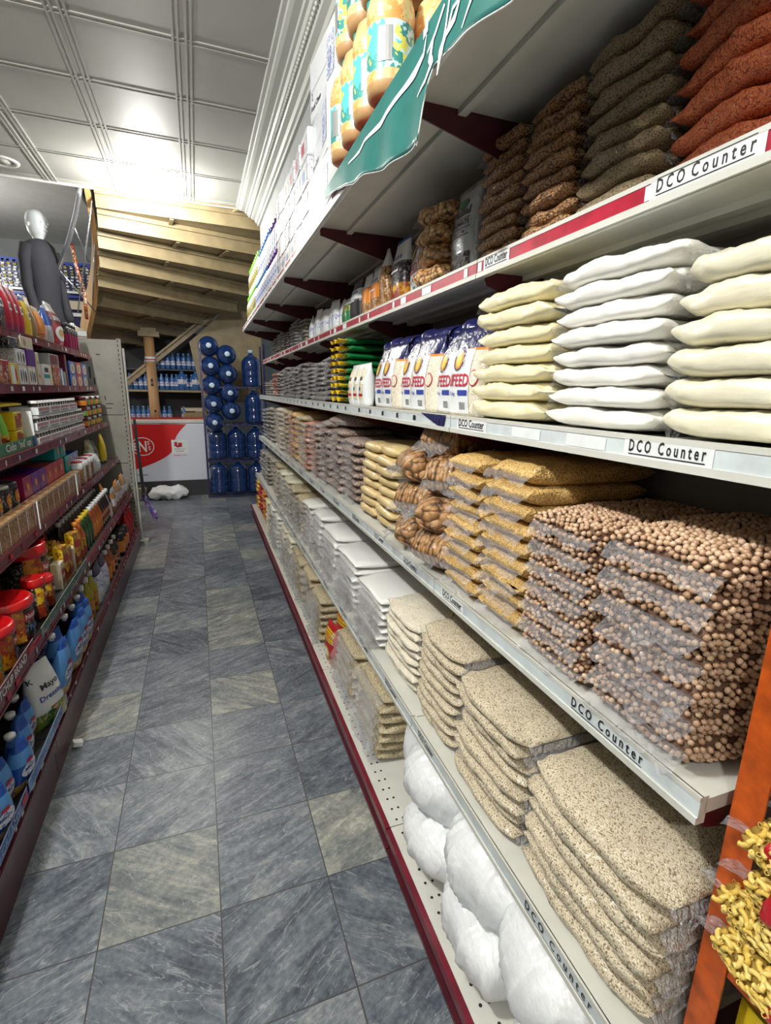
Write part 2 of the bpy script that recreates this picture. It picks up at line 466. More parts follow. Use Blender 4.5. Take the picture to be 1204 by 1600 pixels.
def text_mesh(s):
    if s in TXT: return TXT[s]
    c = bpy.data.curves.new('lettering', 'FONT')
    c.body = s
    c.size = 1.0
    c.resolution_u = 2
    c.offset = 0.018
    o = bpy.data.objects.new('lettering', c)
    COL.objects.link(o)
    dg = bpy.context.evaluated_depsgraph_get()
    dg.update()
    me = bpy.data.meshes.new_from_object(o.evaluated_get(dg))
    vs = [(v.co.x, v.co.y) for v in me.vertices]
    fs = [tuple(p.vertices) for p in me.polygons]
    bpy.data.objects.remove(o)
    bpy.data.curves.remove(c)
    bpy.data.meshes.remove(me)
    if vs:
        x0 = min(v[0] for v in vs); x1 = max(v[0] for v in vs)
        y0 = min(v[1] for v in vs); y1 = max(v[1] for v in vs)
        w = max(x1 - x0, 1e-6); h = max(y1 - y0, 1e-6)
        vs = [((v[0] - x0) / w, (v[1] - y0) / h) for v in vs]
    TXT[s] = (vs, fs)
    return TXT[s]


class MB:
    def __init__(self):
        self.v = []; self.f = []; self.m = []; self.mats = []; self.sm = []

    def mi(self, m):
        if isinstance(m, str): m = M[m]
        if m not in self.mats: self.mats.append(m)
        return self.mats.index(m)

    def add(self, vs, fs, m, smooth=False):
        o = len(self.v)
        self.v += [tuple(p) for p in vs]
        if isinstance(m, (list, tuple)):
            idx = [self.mi(x) for x in m]
        else:
            idx = [self.mi(m)] * len(fs)
        for f, i in zip(fs, idx):
            self.f.append(tuple(a + o for a in f)); self.m.append(i); self.sm.append(smooth)
        return self

    def box(self, c, s, m, rz=0.0, rx=0.0, ry=0.0, taper=1.0, bev=0.0):
        x, y, z = s[0] / 2, s[1] / 2, s[2] / 2
        if bev > 0:
            b = bev
            vs = []
            for (zz, ins) in ((-z, b), (-z + b, 0), (z - b, 0), (z, b)):
                for sx, sy in ((-1, -1), (1, -1), (1, 1), (-1, 1)):
                    ax, ay = x - ins, y - ins
                    cx = b if ins == 0 else 0.0
                    vs += [(sx * (ax - cx), sy * ay, zz), (sx * ax, sy * (ay - cx), zz)] if sx * sy < 0 else \
                          [(sx * ax, sy * (ay - cx), zz), (sx * (ax - cx), sy * ay, zz)]
            fs = [tuple(reversed(range(8))), tuple(range(24, 32))]
            for k in range(3):
                for i in range(8):
                    a, d = k * 8 + i, k * 8 + (i + 1) % 8
                    fs.append((a, d, d + 8, a + 8))
        else:
            vs = [(sx * x * (taper if sz > 0 else 1), sy * y * (taper if sz > 0 else 1), sz * z)
                  for sz in (-1, 1) for sx, sy in ((-1, -1), (1, -1), (1, 1), (-1, 1))]
            fs = [(3, 2, 1, 0), (4, 5, 6, 7), (0, 1, 5, 4), (1, 2, 6, 5), (2, 3, 7, 6), (3, 0, 4, 7)]
        if rz or rx or ry:
            mt = Matrix.Rotation(rz, 3, 'Z') @ Matrix.Rotation(ry, 3, 'Y') @ Matrix.Rotation(rx, 3, 'X')
            vs = [mt @ Vector(v) for v in vs]
        vs = [(v[0] + c[0], v[1] + c[1], v[2] + c[2]) for v in vs]
        return self.add(vs, fs, m)

    def beam(self, p, q, w, h, m):
        """box between two points, w horizontal, h vertical-ish"""
        p, q = Vector(p), Vector(q)
        d = (q - p).normalized()
        up = Vector((0, 0, 1)) if abs(d.z) < 0.95 else Vector((1, 0, 0))
        s = d.cross(up).normalized(); u = s.cross(d).normalized()
        vs = []
        for a in (p, q):
            for i, j in ((-1, -1), (1, -1), (1, 1), (-1, 1)):
                vs.append(a + s * (w / 2 * i) + u * (h / 2 * j))
        return self.add(vs, [(0, 1, 2, 3), (7, 6, 5, 4), (0, 4, 5, 1), (1, 5, 6, 2), (2, 6, 7, 3), (3, 7, 4, 0)], m)

    def lathe(self, prof, m, seg=20, c=(0, 0, 0), axis='z', sx=1.0, sy=1.0, smooth=True):
        """prof: list of (r, z) or (r, z, material for the band above)"""
        vs, fs, ms = [], [], []
        for p in prof:
            for k in range(seg):
                a = 2 * math.pi * k / seg
                vs.append((p[0] * math.cos(a) * sx, p[0] * math.sin(a) * sy, p[1]))
        for i in range(len(prof) - 1):
            mm = prof[i][2] if len(prof[i]) > 2 else m
            for k in range(seg):
                a, b = i * seg + k, i * seg + (k + 1) % seg
                fs.append((a, b, b + seg, a + seg)); ms.append(mm)
        if prof[0][0] > 1e-4: fs.append(tuple(reversed(range(seg)))); ms.append(prof[0][2] if len(prof[0]) > 2 else m)
        if prof[-1][0] > 1e-4:
            fs.append(tuple(range((len(prof) - 1) * seg, len(prof) * seg)))
            ms.append(prof[-2][2] if len(prof[-2]) > 2 else m)
        if axis == 'y': vs = [(v[0], v[2], -v[1]) for v in vs]
        if axis == '-y': vs = [(v[0], -v[2], v[1]) for v in vs]
        if axis == 'x': vs = [(v[2], v[1], -v[0]) for v in vs]
        vs = [(v[0] + c[0], v[1] + c[1], v[2] + c[2]) for v in vs]
        return self.add(vs, fs, ms, smooth)

    def tube(self, pts, r, m, seg=8, smooth=True):
        pts = [Vector(p) for p in pts]
        vs, fs = [], []
        up = Vector((0.13, 0.2, 1)).normalized()
        for i, p in enumerate(pts):
            d = (pts[min(i + 1, len(pts) - 1)] - pts[max(i - 1, 0)]).normalized()
            s = d.cross(up)
            if s.length < 0.05: s = d.cross(Vector((1, 0, 0)))
            s.normalize(); u = s.cross(d)
            rr = r[i] if isinstance(r, (list, tuple)) else r
            for k in range(seg):
                a = 2 * math.pi * k / seg
                vs.append(p + s * math.cos(a) * rr + u * math.sin(a) * rr)
        for i in range(len(pts) - 1):
            for k in range(seg):
                a, b = i * seg + k, i * seg + (k + 1) % seg
                fs.append((a, b, b + seg, a + seg))
        fs.append(tuple(reversed(range(seg)))); fs.append(tuple(range((len(pts) - 1) * seg, len(pts) * seg)))
        return self.add(vs, fs, m, smooth)

    def grid(self, fn, nu, nv, m, smooth=True, thick=0.0):
        vs = [fn(i / nu, j / nv) for j in range(nv + 1) for i in range(nu + 1)]
        fs, ms = [], []
        for j in range(nv):
            for i in range(nu):
                a = j * (nu + 1) + i
                fs.append((a, a + 1, a + nu + 2, a + nu + 1))
                ms.append(m((i + .5) / nu, (j + .5) / nv) if callable(m) else m)
        return self.add(vs, fs, ms, smooth)

    def text(self, s, w, h, fn, m):
        vs, fs = text_mesh(s)
        return self.add([fn(x * w, y * h) for x, y in vs], fs, m)

    def quad(self, x0, z0, x1, z1, fn, m, n=1):
        vs = [fn(x0 + (x1 - x0) * i / n, z0 + (z1 - z0) * j / n) for j in range(n + 1) for i in range(n + 1)]
        fs = [(j * (n + 1) + i, j * (n + 1) + i + 1, (j + 1) * (n + 1) + i + 1, (j + 1) * (n + 1) + i)
              for j in range(n) for i in range(n)]
        return self.add(vs, fs, m)

    def disc(self, cx, cz, rx, rz, fn, m, seg=20, rings=2, tilt=0.0):
        vs = [fn(cx, cz)]
        for r in range(1, rings + 1):
            for k in range(seg):
                a = 2 * math.pi * k / seg
                dx, dz = rx * r / rings * math.cos(a), rz * r / rings * math.sin(a)
                vs.append(fn(cx + dx * math.cos(tilt) - dz * math.sin(tilt), cz + dx * math.sin(tilt) + dz * math.cos(tilt)))
        fs = [(0, 1 + k, 1 + (k + 1) % seg) for k in range(seg)]
        for r in range(rings - 1):
            o = 1 + r * seg
            for k in range(seg):
                fs.append((o + k, o + seg + k, o + seg + (k + 1) % seg, o + (k + 1) % seg))
        return self.add(vs, fs, m)

    def mesh(self, name):
        me = bpy.data.meshes.new(name)
        me.from_pydata(self.v, [], self.f)
        for m in self.mats: me.materials.append(m)
        me.polygons.foreach_set('material_index', self.m)
        me.polygons.foreach_set('use_smooth', self.sm)
        me.update()
        return me

    def build(self, name, parent=None, loc=None, rz=0.0):
        o = bpy.data.objects.new(name, self.mesh(name))
        COL.objects.link(o)
        if parent: o.parent = parent
        if loc: o.location = loc
        if rz: o.rotation_euler = (0, 0, rz)
        return o


def link_mesh(name, me, parent=None, loc=(0, 0, 0), rot=(0, 0, 0)):
    o = bpy.data.objects.new(name, me)
    COL.objects.link(o)
    if parent: o.parent = parent
    o.location = loc
    o.rotation_euler = rot
    return o


def sgp(x, p): return math.copysign(abs(x) ** p, x)


# ------------------------------------------------------------------ bags lying flat
BAGS = {}


def bag_mesh(L, W, H, mat, seed=0, nu=14, na=16, endp=6.0, puff=0.0, wr=1.0):
    """pillow bag; seal seams at local +-x ends, width in y, bottom at z=0"""
    key = (round(L, 3), round(W, 3), round(H, 3), mat, seed, nu, na, endp, puff)
    if key in BAGS: return BAGS[key]
    mb = MB()
    vs = []
    us = []
    for i in range(nu + 1):
        t = -1 + 2 * i / nu
        us.append(math.sin(t * math.pi / 2) if True else t)
    for u in us:
        prof = max(0.0, 1 - abs(u) ** endp) ** 0.55
        h = H / 2 * max(prof, 0.035)
        w = W / 2 * (1 - 0.10 * abs(u) ** 3 * (1 - puff) - puff * 0.25 * abs(u) ** 2)
        for k in range(na):
            a = 2 * math.pi * (k + 0.5) / na
            y = w * sgp(math.cos(a), 0.38)
            z = h * sgp(math.sin(a), 0.62)
            if puff: z *= (1 + puff * (0.5 - (y / (W / 2)) ** 2 * 0.6) * (1 if z > 0 else 0.1))
            x = L / 2 * u
            n = noise.noise(Vector((x * 14 + seed * 7.1, y * 14, z * 10 + seed)))
            n2 = noise.noise(Vector((x * 9, y * 55 + seed * 3.3, z * 40))) * abs(u) ** 2
            n3 = noise.noise(Vector((x * 45 + seed, y * 45, z * 45)))
            s = min(H, .045) * (0.13 * n + 0.24 * n2 + 0.08 * n3) * wr
            dz = s * (1 if z > 0 else 0.5)
            vs.append((x + s * 0.4, y + (s * 1.4 if abs(math.cos(a)) > 0.5 else 0) * (1 if y > 0 else -1), z + dz + H / 2))
    fs = []
    for i in range(nu):
        for k in range(na):
            a, b = i * na + k, i * na + (k + 1) % na
            fs.append((b, a, a + na, b + na))
    fs.append(tuple(range(na))); fs.append(tuple(reversed(range(nu * na, (nu + 1) * na))))
    mb.add(vs, fs, mat, True)
    me = mb.mesh('bag_of_goods')
    BAGS[key] = me
    return me


def pea_mesh(L, W, H, seed, r=0.0060):
    """bag of chickpeas: the bag body with real chickpeas pressed against the film"""
    key = ('pea', round(L, 3), round(W, 3), round(H, 3), seed)
    if key in BAGS: return BAGS[key]
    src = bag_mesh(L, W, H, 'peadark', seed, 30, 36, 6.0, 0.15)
    rr = random.Random(seed)
    pts = []
    areas = [p.area for p in src.polygons]
    pick = rr.choices(range(len(areas)), weights=areas, k=16000)
    hashg = {}
    for pi in pick:
        poly = src.polygons[pi]
        if len(poly.vertices) != 4: continue
        a, b, c, d = [src.vertices[v].co for v in poly.vertices]
        u, v = rr.random(), rr.random()
        p = a.lerp(b, u).lerp(d.lerp(c, u), v)
        if abs(p.x) > L * 0.497: continue
        k = (int(p.x // .0105), int(p.y // .0105), int(p.z // .0105))
        ok = True
        for i in (-1, 0, 1):
            for j in (-1, 0, 1):
                for l in (-1, 0, 1):
                    for q in hashg.get((k[0] + i, k[1] + j, k[2] + l), ()):
                        if (q - p).length < .0088: ok = False; break
                    if not ok: break
                if not ok: break
            if not ok: break
        if ok:
            hashg.setdefault(k, []).append(p); pts.append((p, poly.normal.copy()))
    import bmesh
    bm = bmesh.new(); bmesh.ops.create_icosphere(bm, subdivisions=1, radius=1)
    iv = [v.co.copy() for v in bm.verts]; ifc = [tuple(v.index for v in f.verts) for f in bm.faces]
    bm.free()
    mb = MB()
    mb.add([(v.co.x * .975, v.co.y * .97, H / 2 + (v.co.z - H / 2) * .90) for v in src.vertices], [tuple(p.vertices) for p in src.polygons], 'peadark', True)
    for p, nn in pts:
        s = r * rr.uniform(.9, 1.12)
        c = p - nn * s * .35
        ax = Vector((rr.uniform(-1, 1), rr.uniform(-1, 1), rr.uniform(-1, 1))).normalized()
        mt = Matrix.Rotation(rr.random() * 6.28, 3, ax)
        mb.add([c + mt @ Vector((v.x * s, v.y * s * .9, v.z * s * .86)) for v in iv], ifc, 'pea%d' % rr.randrange(3), True)
    me = mb.mesh('chickpeas')
    BAGS[key] = me
    return me


def pasta_mesh(L, W, H, seed):
    """bag of elbow pasta: bag body with real macaroni pressed against the film"""
    src = bag_mesh(L, W, H, 'pastaskin', seed, 34, 36, 3.0)
    rr = random.Random(seed)
    polys = [p for p in src.polygons if len(p.vertices) == 4]
    pick = rr.choices(polys, weights=[p.area for p in polys], k=2600)
    pts = []
    for poly in pick:
        a, b, c, d = [src.vertices[v].co for v in poly.vertices]
        u, v = rr.random(), rr.random()
        p = a.lerp(b, u).lerp(d.lerp(c, u), v)
        if abs(p.x) > L * .46 or any((q - p).length < .0085 for q, _ in pts): continue
        pts.append((p, poly.normal.copy()))
    mb = MB()
    mb.add([(v.co.x * .96, v.co.y * .96, H / 2 + (v.co.z - H / 2) * .88) for v in src.vertices], [tuple(p.vertices) for p in src.polygons], 'pastaskin', True)
    for p, n in pts:
        t = n.cross(Vector((rr.uniform(-1, 1), rr.uniform(-1, 1), rr.uniform(-1, 1)))).normalized()
        s_ = n.cross(t)
        l = rr.uniform(.007, .010)
        q = [p - t * l - s_ * .002, p - t * l * .4 + s_ * .0012, p + t * l * .4 + s_ * .0012, p + t * l - s_ * .002]
        m_ = 'pasta%d' % rr.randrange(2)
        vs, fs = [], []
        for ri, r_ in ((0, .0042), (1, .0026)):
            for i, c in enumerate(q):
                dd = (q[min(i + 1, 3)] - q[max(i - 1, 0)]).normalized()
                e1 = dd.cross(n).normalized(); e2 = dd.cross(e1)
                for k in range(7):
                    an = 2 * math.pi * k / 7
                    vs.append(c + e1 * math.cos(an) * r_ + e2 * math.sin(an) * r_)
        for ri in (0, 1):
            for i in range(3):
                for k in range(7):
                    a, b = ri * 28 + i * 7 + k, ri * 28 + i * 7 + (k + 1) % 7
                    f_ = (a, b, b + 7, a + 7)
                    fs.append(f_ if ri == 0 else tuple(reversed(f_)))
        for i in (0, 3):
            for k in range(7):
                a, b = i * 7 + k, i * 7 + (k + 1) % 7
                fs.append((a, b, b + 28, a + 28))
        mb.add(vs, fs, m_, True)
    return mb.mesh('elbow_pasta')


FLAPS = {}


def flap_mesh(W, D, seed=0, mat='film', droop=0.5):
    """crumpled sealed strip of film; runs along y, sticks out to +x from 0"""
    key = (round(W, 3), round(D, 3), seed, mat)
    if key in FLAPS: return FLAPS[key]
    mb = MB()
    n = 14

    def fn(u, v):
        x = D * v * (0.75 + 0.35 * noise.noise(Vector((u * 6 + seed * 3, 0, seed))))
        y = (u - 0.5) * W
        z = -droop * D * v * v + 0.012 * v * noise.noise(Vector((u * 9 + seed * 5, v * 2, 1.5))) * (D / 0.03)
        return (x, y, z)
    mb.grid(fn, n, 4, mat)
    me = mb.mesh('seal_flap')
    FLAPS[key] = me
    return me


def gp(x, y, z=0.0):
    """right gondola leans a little away from the aisle with distance"""
    return (x + 0.011 * (y - 1), y, z)


def bag_thing(name, L, W, H, mat, seed, loc, rz, label, cat, group, fine=False, flaps=(), puff=0.0, endp=4.0, film='film',
              flapd=0.035, rx=0.0, ry=0.0, nu=None, na=None):
    nu = nu or (30 if fine else 10)
    na = na or (36 if fine else 14)
    me = pea_mesh(L, W, H, seed % 2) if mat == 'chick' else bag_mesh(L, W, H, mat, seed, nu, na, endp, puff)
    if flaps:
        o = empty(name, loc, rz, label, cat, group, rx, ry)
        link_mesh('contents', me, o)
        for sgn in flaps:
            f = link_mesh('seal_flap', flap_mesh(W * 0.86, flapd, seed, film), o, (sgn * L * 0.488, 0, H * 0.5),
                          (0, 0, 0 if sgn > 0 else math.pi))
    else:
        o = link_mesh(name, me, None, loc, (rx, ry, rz))
        tag(o, label, cat, group)
    return o


def stack(name, desc, where, cat, mat, x0, x1, y0, y1, z0, z1, n, seal='side', fine=False, flaps=False, jit=0.006,
          puff_top=0.0, mats=None, endp=4.0, film='film', flapd=0.035, group=None, tilt=0.0, over=1.13):
    """stack of flat bags on the right gondola. x0 front, x1 back; y0 near, y1 far; seal 'side' = seams at y ends, 'front' = seams at x ends"""
    pitch = (z1 - z0) / n
    cy = (y0 + y1) / 2; W = y1 - y0; D = x1 - x0
    group = group or (desc + 's ' + where)
    for i in range(n):
        k = n - 1 - i
        mt = mats[i % len(mats)] if mats else mat
        dx = R.uniform(-jit, jit); dy = R.uniform(-jit, jit) * 0.6
        p = gp((x0 + x1) / 2 + dx, cy + dy, z0 + pitch * i + 0.001)
        rz = -0.011 + R.uniform(-1, 1) * jit * 2.2
        H = pitch * over
        pf = puff_top if i == n - 1 else 0.0
        lab = '%s, %s %s' % (desc, ORD[min(k, 11)], where)
        sd = R.randrange(4)
        if seal == 'side':
            L_, W_, rzz = W * 1.0, D, rz - math.pi / 2
            fl = ((1,) if flaps else ())
            fl = (1, -1) if flaps == 'both' else ((-1,) if flaps else ())
        else:
            L_, W_, rzz = D, W * 1.0, rz
            fl = (-1,) if flaps else ()
        bag_thing(name, L_, W_, H, mt, sd, p, rzz, lab, cat, group, fine, fl, pf, endp, film, flapd)


# ------------------------------------------------------------------ standing packs (front at local -y, bottom z=0)
def pouch_fns(w, d, h, lean=0.0, topw=1.0, flat=0.12, belly=0.35):
    def half(z):
        t = max(0.0, min(1.0, z / h))
        k = (math.sin(math.pi * min(1.0, (t + 0.18) / 1.25)) ** 0.5) if t < 1 else 0
        b = d / 2 * max(0.06, k * (1 - t ** 5))
        a = w / 2 * (1 - (1 - topw) * t ** 2) * (1 - 0.05 * math.sin(math.pi * t))
        return a, b

    def front(x, z, off=0.0012):
        a, b = half(z)
        q = min(1.0, abs(x) / a)
        return (x, -b * (1 - q ** 2.6) ** (1 / 2.6) - off + lean * z, z)
    return half, front


def pouch_body(mb, w, d, h, bands, lean=0.0, topw=1.0, seed=0, rings=14, seg=24, crumple=0.003):
    """bands: [(z fraction end, material)]"""
    half, front = pouch_fns(w, d, h, lean, topw)
    zs = sorted(set([i / rings for i in range(rings + 1)] + [b[0] for b in bands]))
    vs, fs, ms = [], [], []
    for t in zs:
        a, b = half(t * h)
        for k in range(seg):
            an = 2 * math.pi * k / seg
            x = a * sgp(math.cos(an), 2 / 2.6); y = b * sgp(math.sin(an), 2 / 2.6)
            nz = noise.noise(Vector((x * 40 + seed, t * h * 40, y * 40))) * crumple
            vs.append((x + nz * 0.5, y + nz * (0.3 if y < 0 else 1) + lean * t * h, t * h))
    for i in range(len(zs) - 1):
        mid = (zs[i] + zs[i + 1]) / 2
        mm = next(b[1] for b in bands if mid <= b[0] + 1e-6)
        for k in range(seg):
            p, q = i * seg + k, i * seg + (k + 1) % seg
            fs.append((p, q, q + seg, p + seg)); ms.append(mm)
    fs.append(tuple(reversed(range(seg)))); ms.append(bands[0][1])
    fs.append(tuple(range((len(zs) - 1) * seg, len(zs) * seg))); ms.append(bands[-1][1])
    mb.add(vs, fs, ms, True)
    return front


def offs(front, o):
    return lambda x, z: front(x, z, o)


def flatfront(y):
    return lambda x, z: (x, y, z)


def carton(w, d, h, mat, decals=(), side=None, bev=0.0):
    """box with decals on its front: ('q',x0,z0,x1,z1,m) ('d',cx,cz,rx,rz,m) ('t',text,x,z,w,h,m); fractions of w and h"""
    mb = MB()
    mb.box((0, 0, h / 2), (w, d, h), mat, bev=bev)
    o = 0.0
    for q in decals:
        o += 0.0004
        fn = flatfront(-d / 2 - 0.0006 - o)
        if q[0] == 'q': mb.quad((q[1] - .5) * w, q[2] * h, (q[3] - .5) * w, q[4] * h, fn, q[5])
        elif q[0] == 'd': mb.disc((q[1] - .5) * w, q[2] * h, q[3] * w, q[4] * h, fn, q[5], rings=1)
        elif q[0] == 't':
            x0, z0 = (q[2] - .5) * w, q[3] * h
            mb.text(q[1], q[4] * w, q[5] * h, lambda x, z, x0=x0, z0=z0, fn=fn: fn(x0 + x, z0 + z), q[6])
    return mb


RZR = -math.pi / 2 - 0.011      # things on the right gondola face the aisle
RZL = math.pi / 2               # things on the left gondola face the aisle


# ================================================================== THE SETTING
def struct(name, mb, loc=None):
    o = mb.build(name)
    if loc: o.location = loc
    return tag(o, kind='structure')


struct('floor', MB().add([(-4.5, -3, 0), (3.4, -3, 0), (3.4, 10.5, 0), (-4.5, 10.5, 0), (-4.5, -3, -.1), (3.4, -3, -.1), (3.4, 10.5, -.1), (-4.5, 10.5, -.1)],
       [(0, 1, 2, 3), (7, 6, 5, 4)], 'floor'))
# panelled ceiling with ridged strips between the panels
CZ = 3.3
mb = MB()
mb.box((-0.55, 1.4, CZ + 0.1), (7.9, 8.8, 0.2), 'ceiling')
for k in range(-7, 1):
    x = 0.05 + 0.575 * k
    for dx in (-0.045, -0.02, 0.02, 0.045):
        mb.box((x + dx, 1.4, CZ - 0.003), (0.012, 8.8, 0.008), 'ceiling')
for k in range(-10, 5):
    y = 3.34 + 0.597 * k
    for dy in (-0.018, 0.018):
        mb.box((-1.9, y + dy, CZ - 0.002), (4.9, 0.010, 0.006), 'ceiling')
mb.box((-0.55, 5.80, CZ + 0.06), (7.9, 0.02, 0.16), 'white')
struct('ceiling', mb)
# stepped cornice over the right gondola
mb = MB()
prof = [(0.50, 3.30), (0.505, 3.285), (0.525, 3.282), (0.53, 3.27), (0.55, 3.262), (0.585, 3.258), (0.59, 3.243), (0.605, 3.24),
        (0.615, 3.222), (0.64, 3.215), (0.65, 3.20), (0.68, 3.19), (0.69, 3.165), (0.705, 3.16), (0.71, 3.14), (0.74, 3.14), (0.74, 3.30)]
vs = [(x, y, z) for y in (-3.0, 5.78) for x, z in prof]
n = len(prof)
mb.add(vs, [(i, (i + 1) % n, n + (i + 1) % n, n + i) for i in range(n)] + [tuple(range(n)), tuple(reversed(range(n, 2 * n)))], 'cornice')
for i in range(140):   # beaded row in the moulding
    mb.lathe([(0.0, -0.009), (0.008, -0.004), (0.008, 0.004), (0.0, 0.009)], 'cornice', 6, (0.628, 0.9 + i * 0.035, 3.215), sy=1.3)
struct('trim_1', mb)
mb = MB()
mb.box((0.76, 1.39, 3.03), (0.06, 8.78, 0.3), 'wallgrey')
struct('trim_2', mb)
struct('wall_right', MB().box((1.16, 1.9, 2.0), (0.1, 9.8, 4.0), 'wallgrey'))
struct('wall_left', MB().box((-4.55, 3.75, 2.3), (0.1, 13.5, 4.6), 'wallcream'))
struct('wall_front', MB().box((-0.55, -3.05, 2.3), (8.1, 0.1, 4.6), 'wallcream'))
struct('wall_back', MB().box((-0.55, 10.55, 2.3), (8.1, 0.1, 4.6), 'wallgrey'))
struct('wall_far_right', MB().box((2.2, 6.85, 2.3), (2.0, 0.1, 4.6), 'wallcream'))
struct('trim_3', MB().box((-0.55, 8.15, 4.7), (7.9, 4.7, 0.2), 'ceiling'))
struct('trim_4', MB().box((-2.85, 8.15, 3.85), (3.3, 4.7, 0.06), 'white'))

# ------------------------------------------------------------------ ceiling lamps
for i, (lx, ly, e) in enumerate(LAMPS[:2]):
    lab = ['glowing bulb lamp on the panelled ceiling near the stair', 'glowing bulb lamp on the ceiling above the near left shelving'][i]
    o = empty('ceiling_lamp', (lx, ly, CZ), 0, lab, 'lamp')
    MB().lathe([(0.075, -0.03), (0.085, 0.0)], 'white', 24).build('lamp_base', o)
    MB().lathe([(0.0, -0.145), (0.03, -0.14), (0.052, -0.115), (0.058, -0.085), (0.045, -0.05), (0.022, -0.03)], 'glow', 24).build('bulb', o)
o = empty('recessed_downlight', (-1.38, 5.48, CZ), 0, 'round unlit downlight ring in the ceiling at the left edge', 'lamp')
MB().lathe([(0.075, 0.0), (0.095, -0.012), (0.12, -0.008), (0.125, 0.0)], 'white', 28).build('trim_ring', o)
MB().lathe([(0.0, -0.004), (0.076, -0.003)], 'cornice', 28).build('diffuser', o)

# ------------------------------------------------------------------ winding stair seen from below
SL = [(-.77, 5.82), (-.77, 5.86), (-.78, 5.96), (-.82, 6.13), (-.85, 6.31), (-.92, 6.56), (-1.03, 6.97), (-1.16, 7.40), (-1.27, 7.80), (-1.36, 8.2)]
SR = [(1.05, 5.80), (.95, 5.97), (.90, 6.40), (.80, 6.84), (.74, 7.30), (.62, 7.80), (.30, 8.40), (-.05, 8.95), (-.5, 9.2), (-.8, 9.4)]
stair = empty('winding_staircase', (-0.2, 8.0, 0), 0, 'tan winding wooden staircase rising to the ceiling edge, seen from below', 'staircase')
ox, oy = -0.2, 8.0


def rel(p): return (p[0] - ox, p[1] - oy, p[2])


for i in range(9):
    zt = 3.445 - 0.145 * i
    a, b = SL[i], SR[i]; c, d = SL[i + 1], SR[i + 1]
    zb = zt - 0.145
    mb = MB()
    # riser board below the tread edge and tread board going back
    th = 0.03
    P = lambda q, z: rel((q[0], q[1], z))
    vs = [P(a, zb - 0.012), P(b, zb - 0.012), P(b, zt + .005), P(a, zt + .005)]
    v2 = [(p[0], p[1] - th, p[2]) for p in vs]
    mb.add(vs + v2, [(0, 1, 2, 3), (7, 6, 5, 4), (0, 4, 5, 1), (3, 2, 6, 7), (0, 3, 7, 4), (1, 5, 6, 2)], 'tan')
    r = mb.build('riser', stair)
    mb = MB()
    vs = [P(a, zb), P(b, zb), P(d, zb), P(c, zb)]
    v2 = [(p[0], p[1], p[2] + 0.035) for p in vs]
    mb.add(vs + v2, [(3, 2, 1, 0), (4, 5, 6, 7), (0, 1, 5, 4), (2, 3, 7, 6), (1, 2, 6, 5), (3, 0, 4, 7)], 'tan')
    mb.build('tread', stair)
    mb = MB()   # lip batten under the far tread edge, with short cleats
    q0, q1 = Vector(P(c, zb - 0.02)), Vector(P(d, zb - 0.02))
    mb.beam(q0 + Vector((0, -.035, -.004)), q1 + Vector((0, -.035, -.004)), 0.05, 0.042, 'tan')
    for t in ((0.38,) if i % 2 else (0.42, 0.72)):
        m0 = Vector(P(a, zb - 0.012)).lerp(Vector(P(b, zb - 0.012)), t); m1 = q0.lerp(q1, t)
        if (m1 - m0).length > 0.12: mb.beam(m0, m1 + Vector((0, -.02, 0)), 0.035, 0.02, 'tan')
    mb.build('batten', stair)
mb = MB()       # wide outer stringer at the left, flaring at its foot
sp = [(-.81, 5.83, 3.30), (-.82, 6.0, 3.16), (-.84, 6.2, 3.00), (-.88, 6.42, 2.85), (-.95, 6.70, 2.68), (-1.05, 7.0, 2.49), (-1.18, 7.35, 2.30), (-1.32, 7.8, 2.08)]
hh = [0.12, .14, .17, .20, .25, .30, .34, .36]
vs = []
for p, h in zip(sp, hh):
    for dx, dz in ((-.02, h / 2), (.03, h / 2), (.03, -h / 2), (-.02, -h / 2)):
        vs.append(rel((p[0] + dx - 0.02, p[1], p[2] + dz + 0.02)))
fs = []
for i in range(len(sp) - 1):
    for k in range(4): fs.append((i * 4 + k, i * 4 + (k + 1) % 4, i * 4 + 4 + (k + 1) % 4, i * 4 + 4 + k))
fs += [(3, 2, 1, 0), tuple(range(len(sp) * 4 - 4, len(sp) * 4))]
mb.add(vs, fs, 'tanlight').build('outer_stringer', stair)
mb = MB()
mb.beam(rel((0.97, 8.22, 3.17)), rel((-1.0, 8.22, 1.55)), 0.04, 0.03, 'tan')
mb.beam(rel((0.97, 8.25, 3.10)), rel((-1.0, 8.25, 1.49)), 0.03, 0.05, 'tan')
mb.build('lower_stringer', stair)
mb = MB()
vs = [rel(p) for p in ((1.0, 8.27, 3.1), (-.05, 8.27, 2.17), (0.10, 8.27, 1.3), (1.0, 8.27, 1.3))]
mb.add(vs + [(p[0], p[1] + .03, p[2]) for p in vs], [(0, 1, 2, 3), (7, 6, 5, 4), (0, 4, 5, 1), (1, 5, 6, 2), (2, 6, 7, 3), (3, 7, 4, 0)], 'tan')
mb.build('spandrel_panel', stair)
mb = MB()
rp = [(-.88, 5.83, 3.30), (-.91, 5.88, 3.22), (-.96, 5.95, 3.10), (-1.02, 6.02, 2.98), (-1.09, 6.10, 2.85), (-1.16, 6.2, 2.75), (-1.24, 6.3, 2.65), (-1.39, 6.5, 2.46)]
mb.tube([rel(p) for p in rp], 0.022, 'steel', 10)
mb.build('handrail', stair)
for p, q in (((-.80, 5.86, 3.2), (-1.14, 6.5, 2.28)), ((-.82, 6.1, 3.1), (-1.0, 6.6, 2.42)), ((-1.0, 6.0, 3.0), (-.95, 6.3, 2.75)), ((-1.22, 6.3, 2.64), (-.98, 6.6, 2.3))):
    MB().tube([rel(p), rel(q)], 0.007, 'steel', 6).build('baluster', stair)
